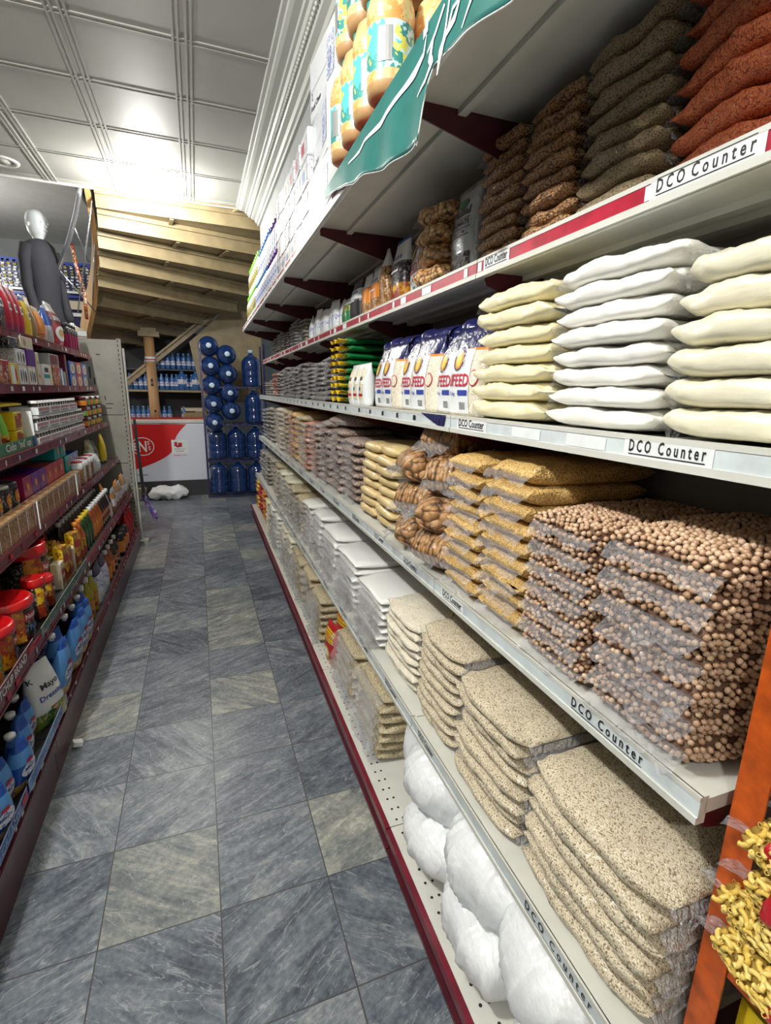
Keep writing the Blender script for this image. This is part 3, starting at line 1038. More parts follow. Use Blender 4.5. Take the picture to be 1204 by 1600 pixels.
tag(MB().tube([rel((-1.10, 6.35, 2.92)), rel((-1.08, 6.37, 2.7)), rel((-1.04, 6.4, 2.45)), rel((-1.05, 6.42, 2.2))], 0.017, 'redart', 8).build('newel_pole', stair), 'red wrapped pole')
# wooden post under the stair
o = empty('wooden_column', (-0.585, 8.12, 0), 0, 'round wooden column behind the freezer carrying the stair', 'column')
MB().lathe([(0.07, 0.0), (0.068, 2.20)], 'wood', 20).build('shaft', o)
MB().box((0.01, 0, 2.235), (0.27, 0.2, 0.07), 'tan').box((0.01, 0, 2.29), (0.20, 0.16, 0.05), 'tan').build('capital', o)
MB().lathe([(0.0715, 1.86), (0.0715, 1.93)], 'paper', 20).lathe([(0.0722, 1.885), (0.0722, 1.90)], 'ink_red', 20).build('paper_band', o)
mb = MB()
mb.box((0, -0.0705, 1.60), (0.03, 0.002, 0.05), 'black').box((0, -0.0705, 1.54), (0.035, 0.002, 0.04), 'black').box((0.01, -0.0705, 1.17), (0.03, 0.002, 0.03), 'black')
mb.build('dark_stain', o)

# ------------------------------------------------------------------ right gondola: five bays of six shelves
Z = [0.10, 0.50, 0.955, 1.435, 1.835, 2.185]            # deck heights, bottom to top
XF = [0.50, 0.573, 0.632, 0.66, 0.716, 0.50]            # front edge of every deck
XB = 1.03
YS = [0.385, 1.25, 2.25, 3.25, 4.25, 5.25, 6.25]
BAYN = ['near end bay', 'second bay from the near end', 'third bay from the near end', 'fourth bay from the near end',
        'fifth bay from the near end', 'far end bay']
GC = Vector((0.76, 0, 0))


def rail_fn(xf, z):     # (distance along the rail towards the near end, height) -> point on the rail face, bay frame
    return lambda x, zz: (xf - 0.0068, -x, z + zz)


def bay(i):
    y0, y1 = YS[i], YS[i + 1]
    L = y1 - y0 - 0.004
    px, py, _ = gp(0, (y0 + y1) / 2)
    o = empty('shelving_bay', (px, py, 0), -0.011, 'maroon and cream supermarket shelving, ' + BAYN[i] + ' right of the aisle', 'shelving', 'right shelving bays')
    MB().box((XB + 0.012, 0, 1.20), (0.012, L, 2.34), 'backpanel').build('back_panel', o)
    for s in ((-1, 1) if i == 0 else (1,)):
        mb = MB().box((XB - 0.012, s * L / 2 - s * 0.018, 1.19), (0.035, 0.032, 2.38), 'maroondk')
        for k in range(30): mb.box((XB - 0.0305, s * L / 2 - s * 0.018, 0.15 + k * 0.075), (0.001, 0.006, 0.03), 'black')
        mb.build('upright', o)
    mb = MB()
    mb.box((0.508, 0, 0.045), (0.012, L, 0.09), 'maroondk').box((0.50, 0, 0.083), (0.022, L, 0.03), 'maroon').box((0.499, 0, 0.010), (0.016, L, 0.014), 'maroondk')
    mb.build('kick_plate', o)
    for k in range(6):
        z, xf = Z[k], XF[k]
        mb = MB()
        mb.box(((xf + XB) / 2, 0, z - 0.012), (XB - xf - 0.01, L, 0.024), 'shelfwhite')
        if k:
            mb.box((xf + 0.14, 0, z - 0.030), (0.022, L, 0.014), 'shelfwhite').box((XB - 0.10, 0, z - 0.030), (0.03, L, 0.014), 'shelfwhite')
        else:
            for q in range(int(L / 0.045)):
                for xx in (0.535, 0.558):
                    mb.disc(xx, -L / 2 + 0.02 + q * 0.045, 0.0045, 0.0045, lambda a, b: (a, b, z + 0.0008), 'black', 8, 1)
        s = mb.build('shelf', o)
        if k:
            mb = MB()
            top, bot = z + 0.006, z - 0.040
            face = {1: 'rail', 2: 'rail', 3: 'rail', 4: 'red', 5: 'red'}[k]
            edge = 'shelfwhite' if k in (1, 2, 3, 4) else 'paper'
            mb.box((xf + 0.003, 0, (top + bot) / 2), (0.012, L, top - bot), edge)
            mb.box((xf - 0.004, 0, top - 0.004), (0.006, L, 0.008), edge)
            mb.box((xf - 0.005, 0, bot + (0.006 if k < 5 else 0.010)), (0.008, L, 0.012 if k < 5 else 0.02), edge)
            mb.box((xf - 0.0045, 0, (top + bot) / 2), (0.003, L, top - bot - 0.012), face)
            rl = mb.build('price_rail', o)
            # writing and paper tickets on the rail (all on one part)
            fn = rail_fn(xf, bot)

            def sign(ya, yb, txt='DCO Counter', dz=0.0, paper=True, wfrac=0.86, h=0.42):
                """ya near, yb far in world y"""
                mt = MB()
                xa, xb = -(yb - py), -(ya - py)
                hh_ = top - bot
                if paper:
                    mt.quad(xa, 0.012, xb, hh_ - 0.007, lambda x, zz: fn(x, zz), 'paper')
                f2 = lambda x, zz: (fn(x, zz)[0] - 0.0008, fn(x, zz)[1], fn(x, zz)[2])
                w = (xb - xa)
                x0 = xa + w * (1 - wfrac) / 2
                mt.text(txt, w * wfrac, hh_ * h, lambda x, zz: f2(x0 + x, 0.020 + zz), 'black')
                mt.quad(x0, 0.0155, x0 + w * wfrac, 0.0172, f2, 'black')
                mt.quad(x0, hh_ - 0.0065, x0 + w * wfrac, hh_ - 0.0055, f2, 'black') if k == 4 else None
                mt.build('price_label', rl)

            def ticket(y, w=0.03, m='paper', zz0=0.014, zz1=0.036):
                x = -(y - py)
                mt = MB()
                mt.quad(x - w / 2, zz0, x + w / 2, zz1, lambda a, b: (fn(a, b)[0] - 0.0003, fn(a, b)[1], fn(a, b)[2]), m)
                mt.build('price_ticket', rl)

            if i == 0 and k == 4:
                ticket(0.62, 0.18); sign(0.52, 0.70, 'D C O  C o u n t e r'); sign(1.10, 1.215, 'DCO Counter'); ticket(1.235, 0.02)
            elif i == 0 and k == 3:
                sign(0.475, 0.63, 'D C O   C o u n t e r'); sign(1.06, 1.21, 'DCO Counter'); ticket(0.72, 0.10); ticket(0.90, 0.1)
            elif i == 0 and k == 2:
                sign(0.47, 0.66, 'D C O   C o u n t e r', paper=False); sign(1.07, 1.20, 'DCO Counter', paper=True)
            elif i == 0 and k == 1:
                sign(0.44, 0.66, 'D C O   C o u n t e r', paper=False); sign(1.08, 1.20, 'DCO Counter', paper=False)
            elif k in (1, 2):
                for q in range(3):
                    yy = y0 + 0.12 + q * 0.32
                    sign(yy, yy + 0.13, 'DCO Counter', paper=(q == 1))
            elif k == 3:
                for q in range(6):
                    yy = y0 + 0.1 + q * 0.155
                    ticket(yy, 0.022, 'black' if q % 2 else 'darkgrey', 0.018, 0.034)
                if i == 1:
                    x = -(1.35 - py)
                    mt = MB()
                    mt.add([rail_fn(xf - 0.002, z)(x - .10, 0.004), rail_fn(xf - 0.002, z)(x + 0.06, -0.036), rail_fn(xf - 0.002, z)(x + 0.075, 0.004)], [(0, 1, 2)], 'navy')
                    mt.build('navy_wrapper_corner', rl)
            elif k == 4:
                for yy, w in ((y0 + 0.06, .02), (y0 + .32, .07), (y0 + 0.52, 0.05), (y0 + .62, 0.02), (y0 + .93, .02)):
                    ticket(yy, w)
            else:
                for q in range(4): ticket(y0 + .15 + q * .22, .05, 'paper', .02, .034)
        if k:   # tapered bracket at each bay joint
            for s_ in ((-1, 1) if i == 0 else (1,)):
                yb = s_ * L / 2 - s_ * 0.006
                d = XB - xf - 0.02
                hb = 0.13 if k < 5 else 0.15
                vs = []
                for yy in (yb - 0.002, yb + 0.002):
                    vs += [(xf + 0.015, yy, z - 0.024), (XB - 0.02, yy, z - 0.024), (XB - 0.02, yy, z - 0.024 - hb), (xf + 0.015, yy, z - 0.024 - 0.03)]
                MB().add(vs, [(0, 1, 2, 3), (7, 6, 5, 4), (0, 4, 5, 1), (1, 5, 6, 2), (2, 6, 7, 3), (3, 7, 4, 0)], 'maroondk').build('bracket', o)
    return o


for i in range(6): bay(i)

# ------------------------------------------------------------------ left gondola
ZL = [0.185, 0.53, 0.86, 1.19, 1.495, 1.765]
XL = [-0.61, -0.64, -0.724, -0.78, -0.836, -0.86]
XLB = -1.22
LY = [1.10, 1.98, 2.86, 3.74, 4.62, 5.16]
for i in range(5):
    y0, y1 = LY[i], LY[i + 1]; L = y1 - y0 - 0.004; cy = (y0 + y1) / 2
    o = empty('shelving_bay', (0, cy, 0), 0, 'dark maroon supermarket shelving, %s left of the aisle' % (['near end bay', 'second bay from the near end', 'middle bay', 'fourth bay from the near end', 'short far end bay'][i]), 'shelving', 'left shelving bays')
    MB().box((XLB - 0.01, 0, 0.98), (0.012, L, 1.92), 'darkgrey').build('back_panel', o)
    MB().box((XLB + 0.012, L / 2 - 0.018, 0.97), (0.035, 0.032, 1.94), 'maroondk').build('upright', o)
    MB().box((-0.612, 0, 0.065), (0.012, L, 0.13), 'maroondk').box((-0.606, 0, 0.15), (0.018, L, 0.045), 'maroondk').build('kick_plate', o)
    for k in range(6):
        z, xf = ZL[k], XL[k]
        s = MB().box(((xf + XLB) / 2, 0, z - 0.010), (xf - XLB - 0.01, L, 0.020), 'darkgrey' if k < 4 else 'greymetal').build('shelf', o)
        mb = MB()
        mb.box((xf - 0.003, 0, z - 0.012), (0.012, L, 0.042), 'maroon').box((xf + 0.003, 0, z + 0.006), (0.006, L, 0.006), 'maroon')
        mb.box((xf + 0.003, 0, z - 0.031), (0.008, L, 0.007), 'maroon')
        for q in range(5 if k > 1 else 7):
            yy = -L / 2 + 0.06 + q * (L - 0.1) / (5 if k > 1 else 7) + R.uniform(0, 0.06)
            mb.box((xf + 0.0062, yy, z - 0.012), (0.001, R.choice((0.012, 0.02, 0.035)), 0.022), R.choice(('paper', 'shelfwhite', 'ink_red')))
        mb.build('price_rail', s)
        for s_ in ((-1, 1) if i == 0 else (1,)):
            yb = s_ * (L / 2 - 0.004)
            if k:
                vs = []
                for yy in (yb - 0.002, yb + 0.002):
                    vs += [(xf - 0.01, yy, z - 0.02), (XLB + 0.02, yy, z - 0.02), (XLB + 0.02, yy, z - 0.12), (xf - 0.01, yy, z - 0.045)]
                MB().add(vs, [(3, 2, 1, 0), (4, 5, 6, 7), (0, 4, 5, 1), (1, 5, 6, 2), (2, 6, 7, 3), (3, 7, 4, 0)], 'maroondk').build('bracket', o)
# slotted end panel that closes the left gondola
o = empty('end_panel', (-0.9, 5.235, 0), 0, 'beige grey slotted metal end panel closing the left shelving', 'panel')
mb = MB().box((0.0, 0, 0.96), (0.58, 0.02, 1.90), 'endpanel')
for zz in (0.42, 0.80, 1.25): mb.box((0.0, -0.0105, zz), (0.58, 0.002, 0.006), 'black')
for xx, zz, w, h in ((.02, 1.62, .012, .1), (.05, 1.55, .01, .06), (.1, 1.78, .03, .01), (.15, 1.35, .06, .008), (.14, 1.31, .05, .008), (-.02, 1.5, .01, .12), (.12, 1.4, .008, .04)):
    mb.box((xx, -0.0105, zz), (w, 0.002, h), 'darkgrey')
mb.build('panel_sheet', o)
mb = MB().box((0.275, -0.018, 0.96), (0.035, 0.03, 1.92), 'endpanel').box((0.305, 0.0, 0.94), (0.012, 0.05, 1.80), 'shelfwhite')
for k in range(46): mb.box((0.268, -0.0335, 0.10 + k * 0.04), (0.007, 0.001, 0.022), 'black')
mb.build('slotted_post', o)
MB().box((0.31, -0.02, 0.02), (0.10, 0.10, 0.04), 'endpanel').build('foot', o)
tag(carton(0.16, 0.12, 0.04, 'paper').build('folded_paper', None, (-0.95, 5.21, 1.925), 0.2), 'folded white paper lying on top of the end panel', 'paper')
mb = MB().grid(lambda u, v: (-0.578 + 0.008 * math.sin(u * 14) * (0.3 + v) + .015 * v, 5.28 + 0.20 * u, 1.20 - 0.78 * v), 20, 12, 'darkgrey')
o = tag(mb.build('hanging_cloth'), 'dark cloth hanging behind the slotted end panel', 'cloth')
mb = MB().grid(lambda u, v: (-0.58 + 0.11 * u + 0.02 * math.sin(v * 9), 5.34 + 0.1 * v, 0.46 - 0.20 * u * u + 0.03 * math.sin(v * 12 + u * 5) - .1 * v), 14, 14, 'purpleart')
tag(mb.build('draped_rag'), 'purple patterned rag draped low beside the end panel', 'cloth')

# ================================================================== FAR END
# chest freezer
o = empty('chest_freezer', (-0.46, 7.765, 0), 0, 'white chest freezer with red swoosh front at the end of the aisle', 'freezer')
W_, D_ = 1.14, 0.52
MB().box((0, 0, 0.62), (W_, D_, 0.80), 'frz', bev=0.012).build('body', o)
MB().box((0, 0.0, 0.115), (W_ - 0.03, D_ - 0.02, 0.23), 'darkgrey').build('base', o)
lid = MB().box((0, 0, 1.05), (W_ + 0.01, D_ + 0.01, 0.055), 'cornice', bev=0.01).box((0.05, 0, 1.083), (W_ - 0.1, D_ - 0.08, 0.014), 'frzred').build('lid', o)
MB().box((0.08, -D_ / 2 - 0.012, 1.045), (0.20, 0.02, 0.022), 'shelfwhite').build('handle', lid)
mb = MB()
yf = -D_ / 2 - 0.002
# red field whose right boundary curves like a wave (front is x from -.57 to .57)
cur = []
for i in range(25):
    t = i / 24
    z = 1.015 - t * 0.615
    if t < 0.45: x = 0.30 - 0.17 * math.sin(t / 0.45 * math.pi / 2) ** 1.0
    else: x = 0.13 - 0.52 * ((t - 0.45) / 0.55) ** 2.1
    cur.append((x, z))
vs, fs = [], []
for x, z in cur: vs += [(-0.565, yf, z), (x, yf, z)]
for i in range(24): fs.append((2 * i, 2 * i + 2, 2 * i + 3, 2 * i + 1))
mb.add(vs, fs, 'frzred')
fn = flatfront(yf - 0.001)
mb.disc(-0.275, 0.715, 0.145, 0.125, fn, 'paper', 32, 1)
mb.disc(-0.275, 0.715, 0.134, 0.114, flatfront(yf - 0.0016), 'frzred', 32, 1)
f2 = flatfront(yf - 0.0022)
mb.text('E', 0.05, 0.10, lambda x, z: f2(-0.385 + x, 0.665 + z), 'paper')
mb.text('N', 0.10, 0.15, lambda x, z: f2(-0.325 + x, 0.640 + z), 'paper')
mb.text('S', 0.030, 0.055, lambda x, z: f2(-0.215 + x, 0.735 + z), 'paper')
mb.text('S', 0.030, 0.055, lambda x, z: f2(-0.205 + x, 0.665 + z), 'paper')
mb.text('ICE CREAM', 0.14, 0.018, lambda x, z: f2(-0.385 + x, 0.315 + z), 'ink_blue')
mb.build('front_graphic', o)
mb = MB()
mb.quad(0.09, 0.61, 0.30, 0.80, fn, 'paper')
mb.quad(0.125, 0.71, 0.165, 0.77, f2, 'ink_red').quad(0.175, 0.70, 0.225, 0.76, f2, 'ink_red').quad(0.15, 0.695, 0.19, 0.72, f2, 'ink_red')
mb.text('PREMIUM QUALITY', 0.15, 0.012, lambda x, z: f2(0.12 + x, 0.665 + z), 'darkgrey')
mb.text('ICE CREAM', 0.10, 0.014, lambda x, z: f2(0.14 + x, 0.635 + z), 'ink_red')
mb.text('REFRESHING WORLD', 0.17, 0.015, lambda x, z: f2(0.11 + x, 0.575 + z), 'ink_red')
mb.build('white_sticker', o)

# crumpled white sack and bucket by the freezer foot
mb = MB()
vs, fs = [], []
for i in range(17):
    for k in range(24):
        u = -1 + 2 * i / 16; a = 2 * math.pi * k / 24
        r = max(0.02, (1 - abs(u) ** 3)) ** 0.6
        p = Vector((u * 0.26, 0.13 * r * math.cos(a), 0.085 * r * math.sin(a) + 0.09))
        nn = noise.noise(p * 14) * 0.035 + noise.noise(p * 30) * 0.02
        vs.append((p.x, p.y + nn, max(0.003, p.z + nn)))
for i in range(16):
    for k in range(24):
        a, b = i * 24 + k, i * 24 + (k + 1) % 24
        fs.append((b, a, a + 24, b + 24))
mb.add(vs, fs, 'sack', True)
tag(mb.build('crumpled_sack', None, (-0.45, 7.34, 0)), 'crumpled white plastic sack on the floor before the freezer', 'sack')
o = empty('bucket', (-0.80, 7.38, 0), 0, 'small tan bucket on the floor at the left of the white sack', 'bucket')
MB().lathe([(0.06, 0), (0.08, 0.16), (0.084, 0.165)], 'oats', 20).build('pail', o)
MB().tube([(-.08, 0, .15), (-.05, 0, .19), (0, 0, .205), (.05, 0, .19), (.08, 0, .15)], 0.004, 'greymetal', 6).build('handle', o)

# shelf rack behind the freezer with water bottles
o = empty('bottle_rack', (-0.45, 8.62, 0), 0, 'dark wooden storage rack of water bottles behind the freezer', 'rack')
for xx in (-0.60, 0.54):
    for yy in (-0.26, 0.26):
        MB().box((xx, yy, 0.98), (0.035, 0.035, 1.96), 'wood').build('post', o)
for zz in (0.98, 1.455):
    MB().box((-0.03, 0, zz), (1.17, 0.56, 0.03), 'tan').build('shelf', o)
MB().box((-0.03, 0, 1.765), (1.17, 0.50, 0.02), 'darkgrey').build('shelf', o)
MB().box((-0.03, 0.29, 1.2), (1.2, 0.02, 2.3), 'walldark').build('back_board', o)


def water_bottle():
    o = empty('water_bottle', (0, 0, 0), 0, 'x', 'bottle')
    MB().lathe([(0.030, 0), (0.034, 0.02), (0.034, 0.06, 'blueart'), (0.034, 0.12), (0.033, 0.15), (0.028, 0.175), (0.013, 0.205), (0.013, 0.215)], 'waterblue', 12).build('bottle_body', o)
    MB().lathe([(0.016, 0.213), (0.016, 0.232)], 'skyblue', 10).build('cap', o)
    return o


wb = water_bottle()
first = True
spots = []
for lv, zz, xs in (('lower', 0.996, [-.40 - .072 * i for i in range(8)] + [-0.20 + 0.072 * i for i in range(1)]),
                   ('middle', 1.471, [-.33 - .072 * i for i in range(9)] + [-0.27 + 0.072 * i for i in range(5)]),
                   ('top', 1.776, [-.30 - .072 * i for i in range(6)] + [-0.22 + 0.072 * i for i in range(5)])):
    for j, x in enumerate(xs):
        for r in range(1 if lv == 'middle' else 1):
            spots.append((lv, j, x, 8.40 + r * 0.075, zz))
for n_, (lv, j, x, y, z) in enumerate(spots):
    lab = 'blue water bottle on the %s rack shelf behind the freezer, %s spot' % (lv, nth(j))
    if first:
        wb.location = (x, y, z); wb['label'] = lab; wb['group'] = 'water bottles on the %s rack shelf' % lv; first = False
    else:
        dup(wb, (x, y, z), 0, lab, 'water bottles on the %s rack shelf' % lv)
# second tier of small bottles on the left of the middle shelf, wrapped packs
for j in range(6):
    tag(MB().lathe([(0.034, 0), (0.034, 0.1), (0.028, 0.125), (0.013, 0.14), (0.014, 0.16)], 'waterblue', 10).build('water_bottle', None, (-0.98 + 0.07 * j, 8.52, 1.471)),
        'small dark blue bottle at the back of the middle rack shelf, %s from left' % nth(j), 'bottle', 'small bottles at the back of the rack')
for j, x in enumerate((-0.19, 0.01)):
    o = empty('large_water_bottle', (x, 8.42, 1.47), 0, 'large blue water bottle on the middle rack shelf, %s of the two' % ('left' if j == 0 else 'right'), 'bottle', 'large water bottles')
    MB().lathe([(0.07, 0), (0.08, 0.02), (0.082, 0.09, 'blueart'), (0.082, 0.16), (0.078, 0.20), (0.05, 0.24), (0.022, 0.26)], 'waterblue', 20).build('bottle_body', o)
    MB().lathe([(0.026, 0.257), (0.026, 0.28)], 'skyblue', 14).build('cap', o)
for j, (x, w, h, rz) in enumerate(((-0.12, 0.18, 0.14, 0.0), (0.04, 0.16, 0.16, 0.05))):
    tag(carton(w, 0.3, h, 'card', [('t', 'X', .6, .5, .1, .2, 'black')]).build('cardboard_box', None, (x + .0, 8.50, 0.996), rz),
        'brown cardboard box on the lower rack shelf, %s of the two' % ('left' if j == 0 else 'right'), 'box')
tag(carton(0.30, 0.2, 0.05, 'cream_card').build('cardboard_box', None, (-0.09, 8.50, 1.155), 0.1), 'flat brown carton lying on top of the rack boxes', 'box')


# 19 litre water jugs in a dark frame
def jug():
    o = empty('water_jug', (0, 0, 0), 0, 'x', 'water jug')
    pr = [(0.105, 0), (0.126, 0.012), (0.130, 0.03), (0.130, 0.10), (0.124, 0.112), (0.130, 0.124), (0.130, 0.19), (0.124, 0.202),
          (0.130, 0.214), (0.130, 0.30), (0.122, 0.345), (0.095, 0.385), (0.055, 0.41), (0.030, 0.425), (0.028, 0.455)]
    MB().lathe(pr, 'jug', 28).build('jug_body', o)
    MB().lathe([(0.033, 0.45), (0.034, 0.485), (0.028, 0.49)], 'jugcap', 16).build('cap', o)
    return o


jg = jug()
first = True
JA = [(0.19, 2.05), (0.20, 1.795), (0.20, 1.545), (0.21, 1.30), (0.21, 1.055)]
JB = [(0.415, 1.95), (0.42, 1.70), (0.43, 1.45), (0.44, 1.21)]
k_ = 0
for nm, lst in (('left', JA), ('middle', JB)):
    for i, (x, z) in enumerate(lst):
        lab = 'blue water jug lying cap forward in rack, %s in its %s column' % (ORD[i], nm)
        if first:
            q = jg; first = False
            q.location = (x, 7.62, z); q.rotation_euler = (math.pi / 2, 0, 0); q['label'] = lab; q['group'] = 'stacked water jugs'
        else:
            dup(jg, (x, 7.62, z), 0, lab, 'stacked water jugs', rx=math.pi / 2)
for i, (x, y, z) in enumerate(((0.235, 7.45, 0.04), (0.50, 7.45, 0.04), (0.235, 7.45, 0.54), (0.50, 7.45, 0.54),
                               (0.76, 7.4, 0.04), (0.76, 7.4, 0.54), (0.76, 7.4, 1.04), (0.74, 7.4, 1.54))):
    lab = 'dark blue water jug standing in the rack by the far shelf end, %s row, %s' % (
        ['bottom', 'second', 'third', 'fourth'][int(z * 2)], ['left', 'middle', 'right'][0 if x < .3 else 1 if x < .6 else 2])
    dup(jg, (x, y, z), R.random() * 3, lab, 'standing water jugs')
o = empty('jug_rack', (0.48, 7.42, 0), 0, 'dark blue metal rack holding the water jugs', 'rack')
for xx in (-0.40, 0.42):
    for yy in (-0.17, 0.22): MB().box((xx, yy, 1.05), (0.025, 0.025, 2.1), 'navy').build('post', o)
for zz in (0.02, 0.52, 1.02, 1.52):
    mb = MB()
    for yy in (-0.17, 0.0, 0.22): mb.box((0.01, yy, zz), (0.82, 0.02, 0.02), 'navy')
    mb.build('shelf_bars', o)

# mannequin on a tall cabinet, display wall beyond
o = empty('display_cabinet', (-1.75, 6.35, 0), 0, 'tall cream cabinet under the mannequin beyond the left shelving', 'cabinet')
MB().box((0, 0, 1.05), (1.3, 0.55, 2.10), 'cream_card', bev=0.01).build('body', o)
MB().box((0.33, -0.283, 1.1), (0.6, 0.015, 1.9), 'cream_card').build('door', o)
o = empty('mannequin', (-1.36, 6.25, 2.10), 1.0, 'pale headed shop mannequin in a dark blazer above the left shelving', 'mannequin')
mb = MB()
prof = [(0.0, 0.15, 0.10), (0.10, 0.155, 0.105), (0.25, 0.135, 0.10), (0.38, 0.145, 0.115), (0.55, 0.16, 0.125), (0.68, 0.17, 0.12), (0.75, 0.15, 0.10), (0.785, 0.09, 0.075), (0.80, 0.055, 0.055)]
vs, fs = [], []
for z, a, b in prof:
    for k in range(28):
        t = 2 * math.pi * k / 28
        nn = 1 + 0.05 * noise.noise(Vector((math.cos(t) * 3, math.sin(t) * 3, z * 6)))
        vs.append((a * sgp(math.cos(t), .85) * nn, b * math.sin(t) * nn, z))
for i in range(len(prof) - 1):
    for k in range(28): fs.append((i * 28 + k, i * 28 + (k + 1) % 28, i * 28 + 28 + (k + 1) % 28, i * 28 + 28 + k))
fs.append(tuple(reversed(range(28))))
mb.add(vs, fs, 'blazer', True)
for s in (-1, 1):
    mb.tube([(s * .150, 0, .72), (s * .185, 0.01, .60), (s * .20, 0.0, .34), (s * .195, -.05, .14), (s * .19, -.08, .06)], [0.058, .056, .050, .044, .040], 'blazer', 12)
mb.box((0.10, -0.105, 0.58), (0.05, 0.006, 0.03), 'paper')
mb.build('blazer', o)
mb = MB()
mb.lathe([(0.05, 0.77), (0.05, 0.81), (0.064, 0.83), (0.085, 0.87), (0.098, 0.93), (0.10, 0.98), (0.085, 1.03), (0.05, 1.06), (0.0, 1.07)], 'manne', 28, sx=0.86, sy=1.05)
mb.lathe([(0.0, -.02), (0.016, 0.0), (0.0, .025)], 'manne', 10, (0, -0.102, 0.91)).box((0, -0.095, 0.875), (0.04, 0.012, 0.008), 'manne')
for s in (-1, 1): mb.lathe([(0, -.025), (.012, 0), (0, .025)], 'manne', 8, (s * .086, 0.01, 0.92)).box((s * .03, -.093, .945), (.025, .008, .012), 'manne')
mb.build('head', o)
for s in (-1, 1):
    mb = MB().box((s * .19, -.085, .02), (.05, .03, .06), 'manne', bev=.008)
    for f in range(4): mb.tube([(s * .19 - .018 + f * .012, -.11, 0.0), (s * .19 - .018 + f * .012, -.12, -.035 - .006 * (f in (1, 2)))], .0055, 'manne', 6)
    mb.tube([(s * .19 - s * .02, -.115, .03), (s * .19 - s * .032, -.135, .005)], .007, 'manne', 6)
    mb.build('hand', o)

o = empty('jewellery_display', (-2.35, 9.25, 0), 0, 'dark display wall with rows of pale beads beyond the stair', 'display')
MB().box((0, 0, 1.62), (3.6, 0.25, 3.24), 'navy').build('backboard', o)
mb = MB()
for r in range(9):
    for c in range(50):
        if 12 < c < 20 and r < 3: continue
        mb.box((-1.72 + c * 0.07 + R.uniform(-.01, .01), -0.14, 2.90 + r * 0.042 + R.uniform(-.006, .006)), (0.035, 0.02, 0.022), R.choice(('paper', 'shelfwhite', 'oil', 'paper', 'greymetal')))
tag(mb.build('bead_rows', o), kind='stuff')
mb = MB()
mb.box((0, -0.16, 2.86), (3.6, 0.05, 0.03), 'paper').box((0, -0.15, 2.80), (3.6, 0.04, 0.03), 'ink_blue').box((0, -0.16, 2.68), (3.6, 0.06, 0.12), 'cream_card')
mb.box((0, -0.14, 2.55), (3.6, 0.03, 0.05), 'paper').box((0, -0.14, 2.42), (3.6, 0.02, 0.1), 'navy').box((0, -0.16, 2.30), (3.6, 0.06, 0.08), 'paper')
mb.box((0, -0.13, 3.25), (3.6, 0.04, 0.05), 'ink_blue')
mb.build('shelf_edges', o)

# ================================================================== GOODS ON THE RIGHT
NEARX = {1: 0.60, 2: 0.655, 3: 0.685, 4: 0.745}
# ---- shelf 2 (chest height): chickpeas, split grain, rusks, flour and lentils
stack('chickpea_bag', 'clear bag of chickpeas', 'in stack nearest the orange rack', 'bag', 'chick', .645, 1.0, .405, .625, .962, 1.285, 7,
      'front', True, True, .008, 0.25, flapd=.045, group='chickpea bags in the near stack', endp=6)
stack('chickpea_bag', 'clear bag of chickpeas', 'in stack beside the yellow grain', 'bag', 'chick', .645, 1.0, .632, .838, .962, 1.265, 7,
      'front', True, True, .008, 0.15, flapd=.035, group='chickpea bags in the second stack', endp=6)
stack('yellow_grain_bag', 'bag of yellow split grain', 'in stack beside the chickpeas', 'bag', 'split', .65, .99, .848, 1.035, .962, 1.345, 9,
      'front', True, True, .008, 0.3, flapd=.035, group='yellow grain bags beside the chickpeas', endp=6)
stack('yellow_grain_bag', 'bag of yellow split grain', 'in stack beside the rusks', 'bag', 'split', .65, .98, 1.045, 1.235, .962, 1.335, 9,
      'front', True, True, .008, 0.3, flapd=.03, group='yellow grain bags beside the rusks', endp=6)
RUSK = [(1.34, .73, .965, .3), (1.55, .74, .965, -.4), (1.42, .86, .965, 1.0), (1.35, .73, 1.075, -.5), (1.55, .745, 1.08, .5), (1.44, .86, 1.085, .1),
        (1.36, .75, 1.19, .8), (1.56, .75, 1.195, -.2), (1.46, .80, 1.29, .4)]
for i, (y, x, z, r_) in enumerate(RUSK):
    wh = ['bottom layer at the near side', 'bottom layer at the far side', 'bottom layer at the back', 'second layer at the near side',
          'second layer at the far side', 'second layer at the back', 'third layer at the near side', 'third layer at the far side', 'lying on top of the pile'][i]
    bag_thing('rusk_bag', .23, .18, .115, 'bread', i % 4, gp(x, y, z), r_, 'crumpled clear bag of brown rusks, ' + wh, 'bag', 'rusk bags', True, (1, -1), 0.3, 3.0, 'filmthick', 0.055)
SPEC2 = [('tan flour bag', 'tanflour', 1.71, 1.93, 1.29, 8, 'side'), ('tan flour bag', 'tanflour', 1.94, 2.18, 1.28, 8, 'side'),
         ('bag of grey beans', 'bean', 2.24, 2.48, 1.27, 8, 'front'), ('bag of grey beans', 'bean', 2.50, 2.74, 1.30, 9, 'front'),
         ('bag of grey beans', 'bean', 2.76, 2.98, 1.33, 9, 'front'), ('bag of pale beans', 'bean', 3.0, 3.22, 1.30, 9, 'front'),
         ('bag of pink lentils', 'pink', 3.30, 3.50, 1.29, 9, 'front'), ('bag of golden grain', 'tangrain', 3.52, 3.76, 1.32, 9, 'front'),
         ('bag of golden grain', 'goldgrain', 3.78, 4.02, 1.33, 8, 'front'), ('bag of pink lentils', 'pink', 4.04, 4.22, 1.31, 9, 'front'),
         ('bag of tan grain', 'tangrain', 4.28, 4.52, 1.33, 9, 'front'), ('bag of pale grain', 'ricepale', 4.54, 4.80, 1.34, 9, 'front'),
         ('bag of tan grain', 'tangrain', 4.82, 5.08, 1.33, 8, 'front'), ('bag of grey grain', 'greytan', 5.32, 5.60, 1.32, 8, 'front'),
         ('bag of grey grain', 'greygrain', 5.62, 5.90, 1.30, 8, 'front'), ('bag of grey grain', 'greygrain', 5.92, 6.20, 1.28, 8, 'front')]


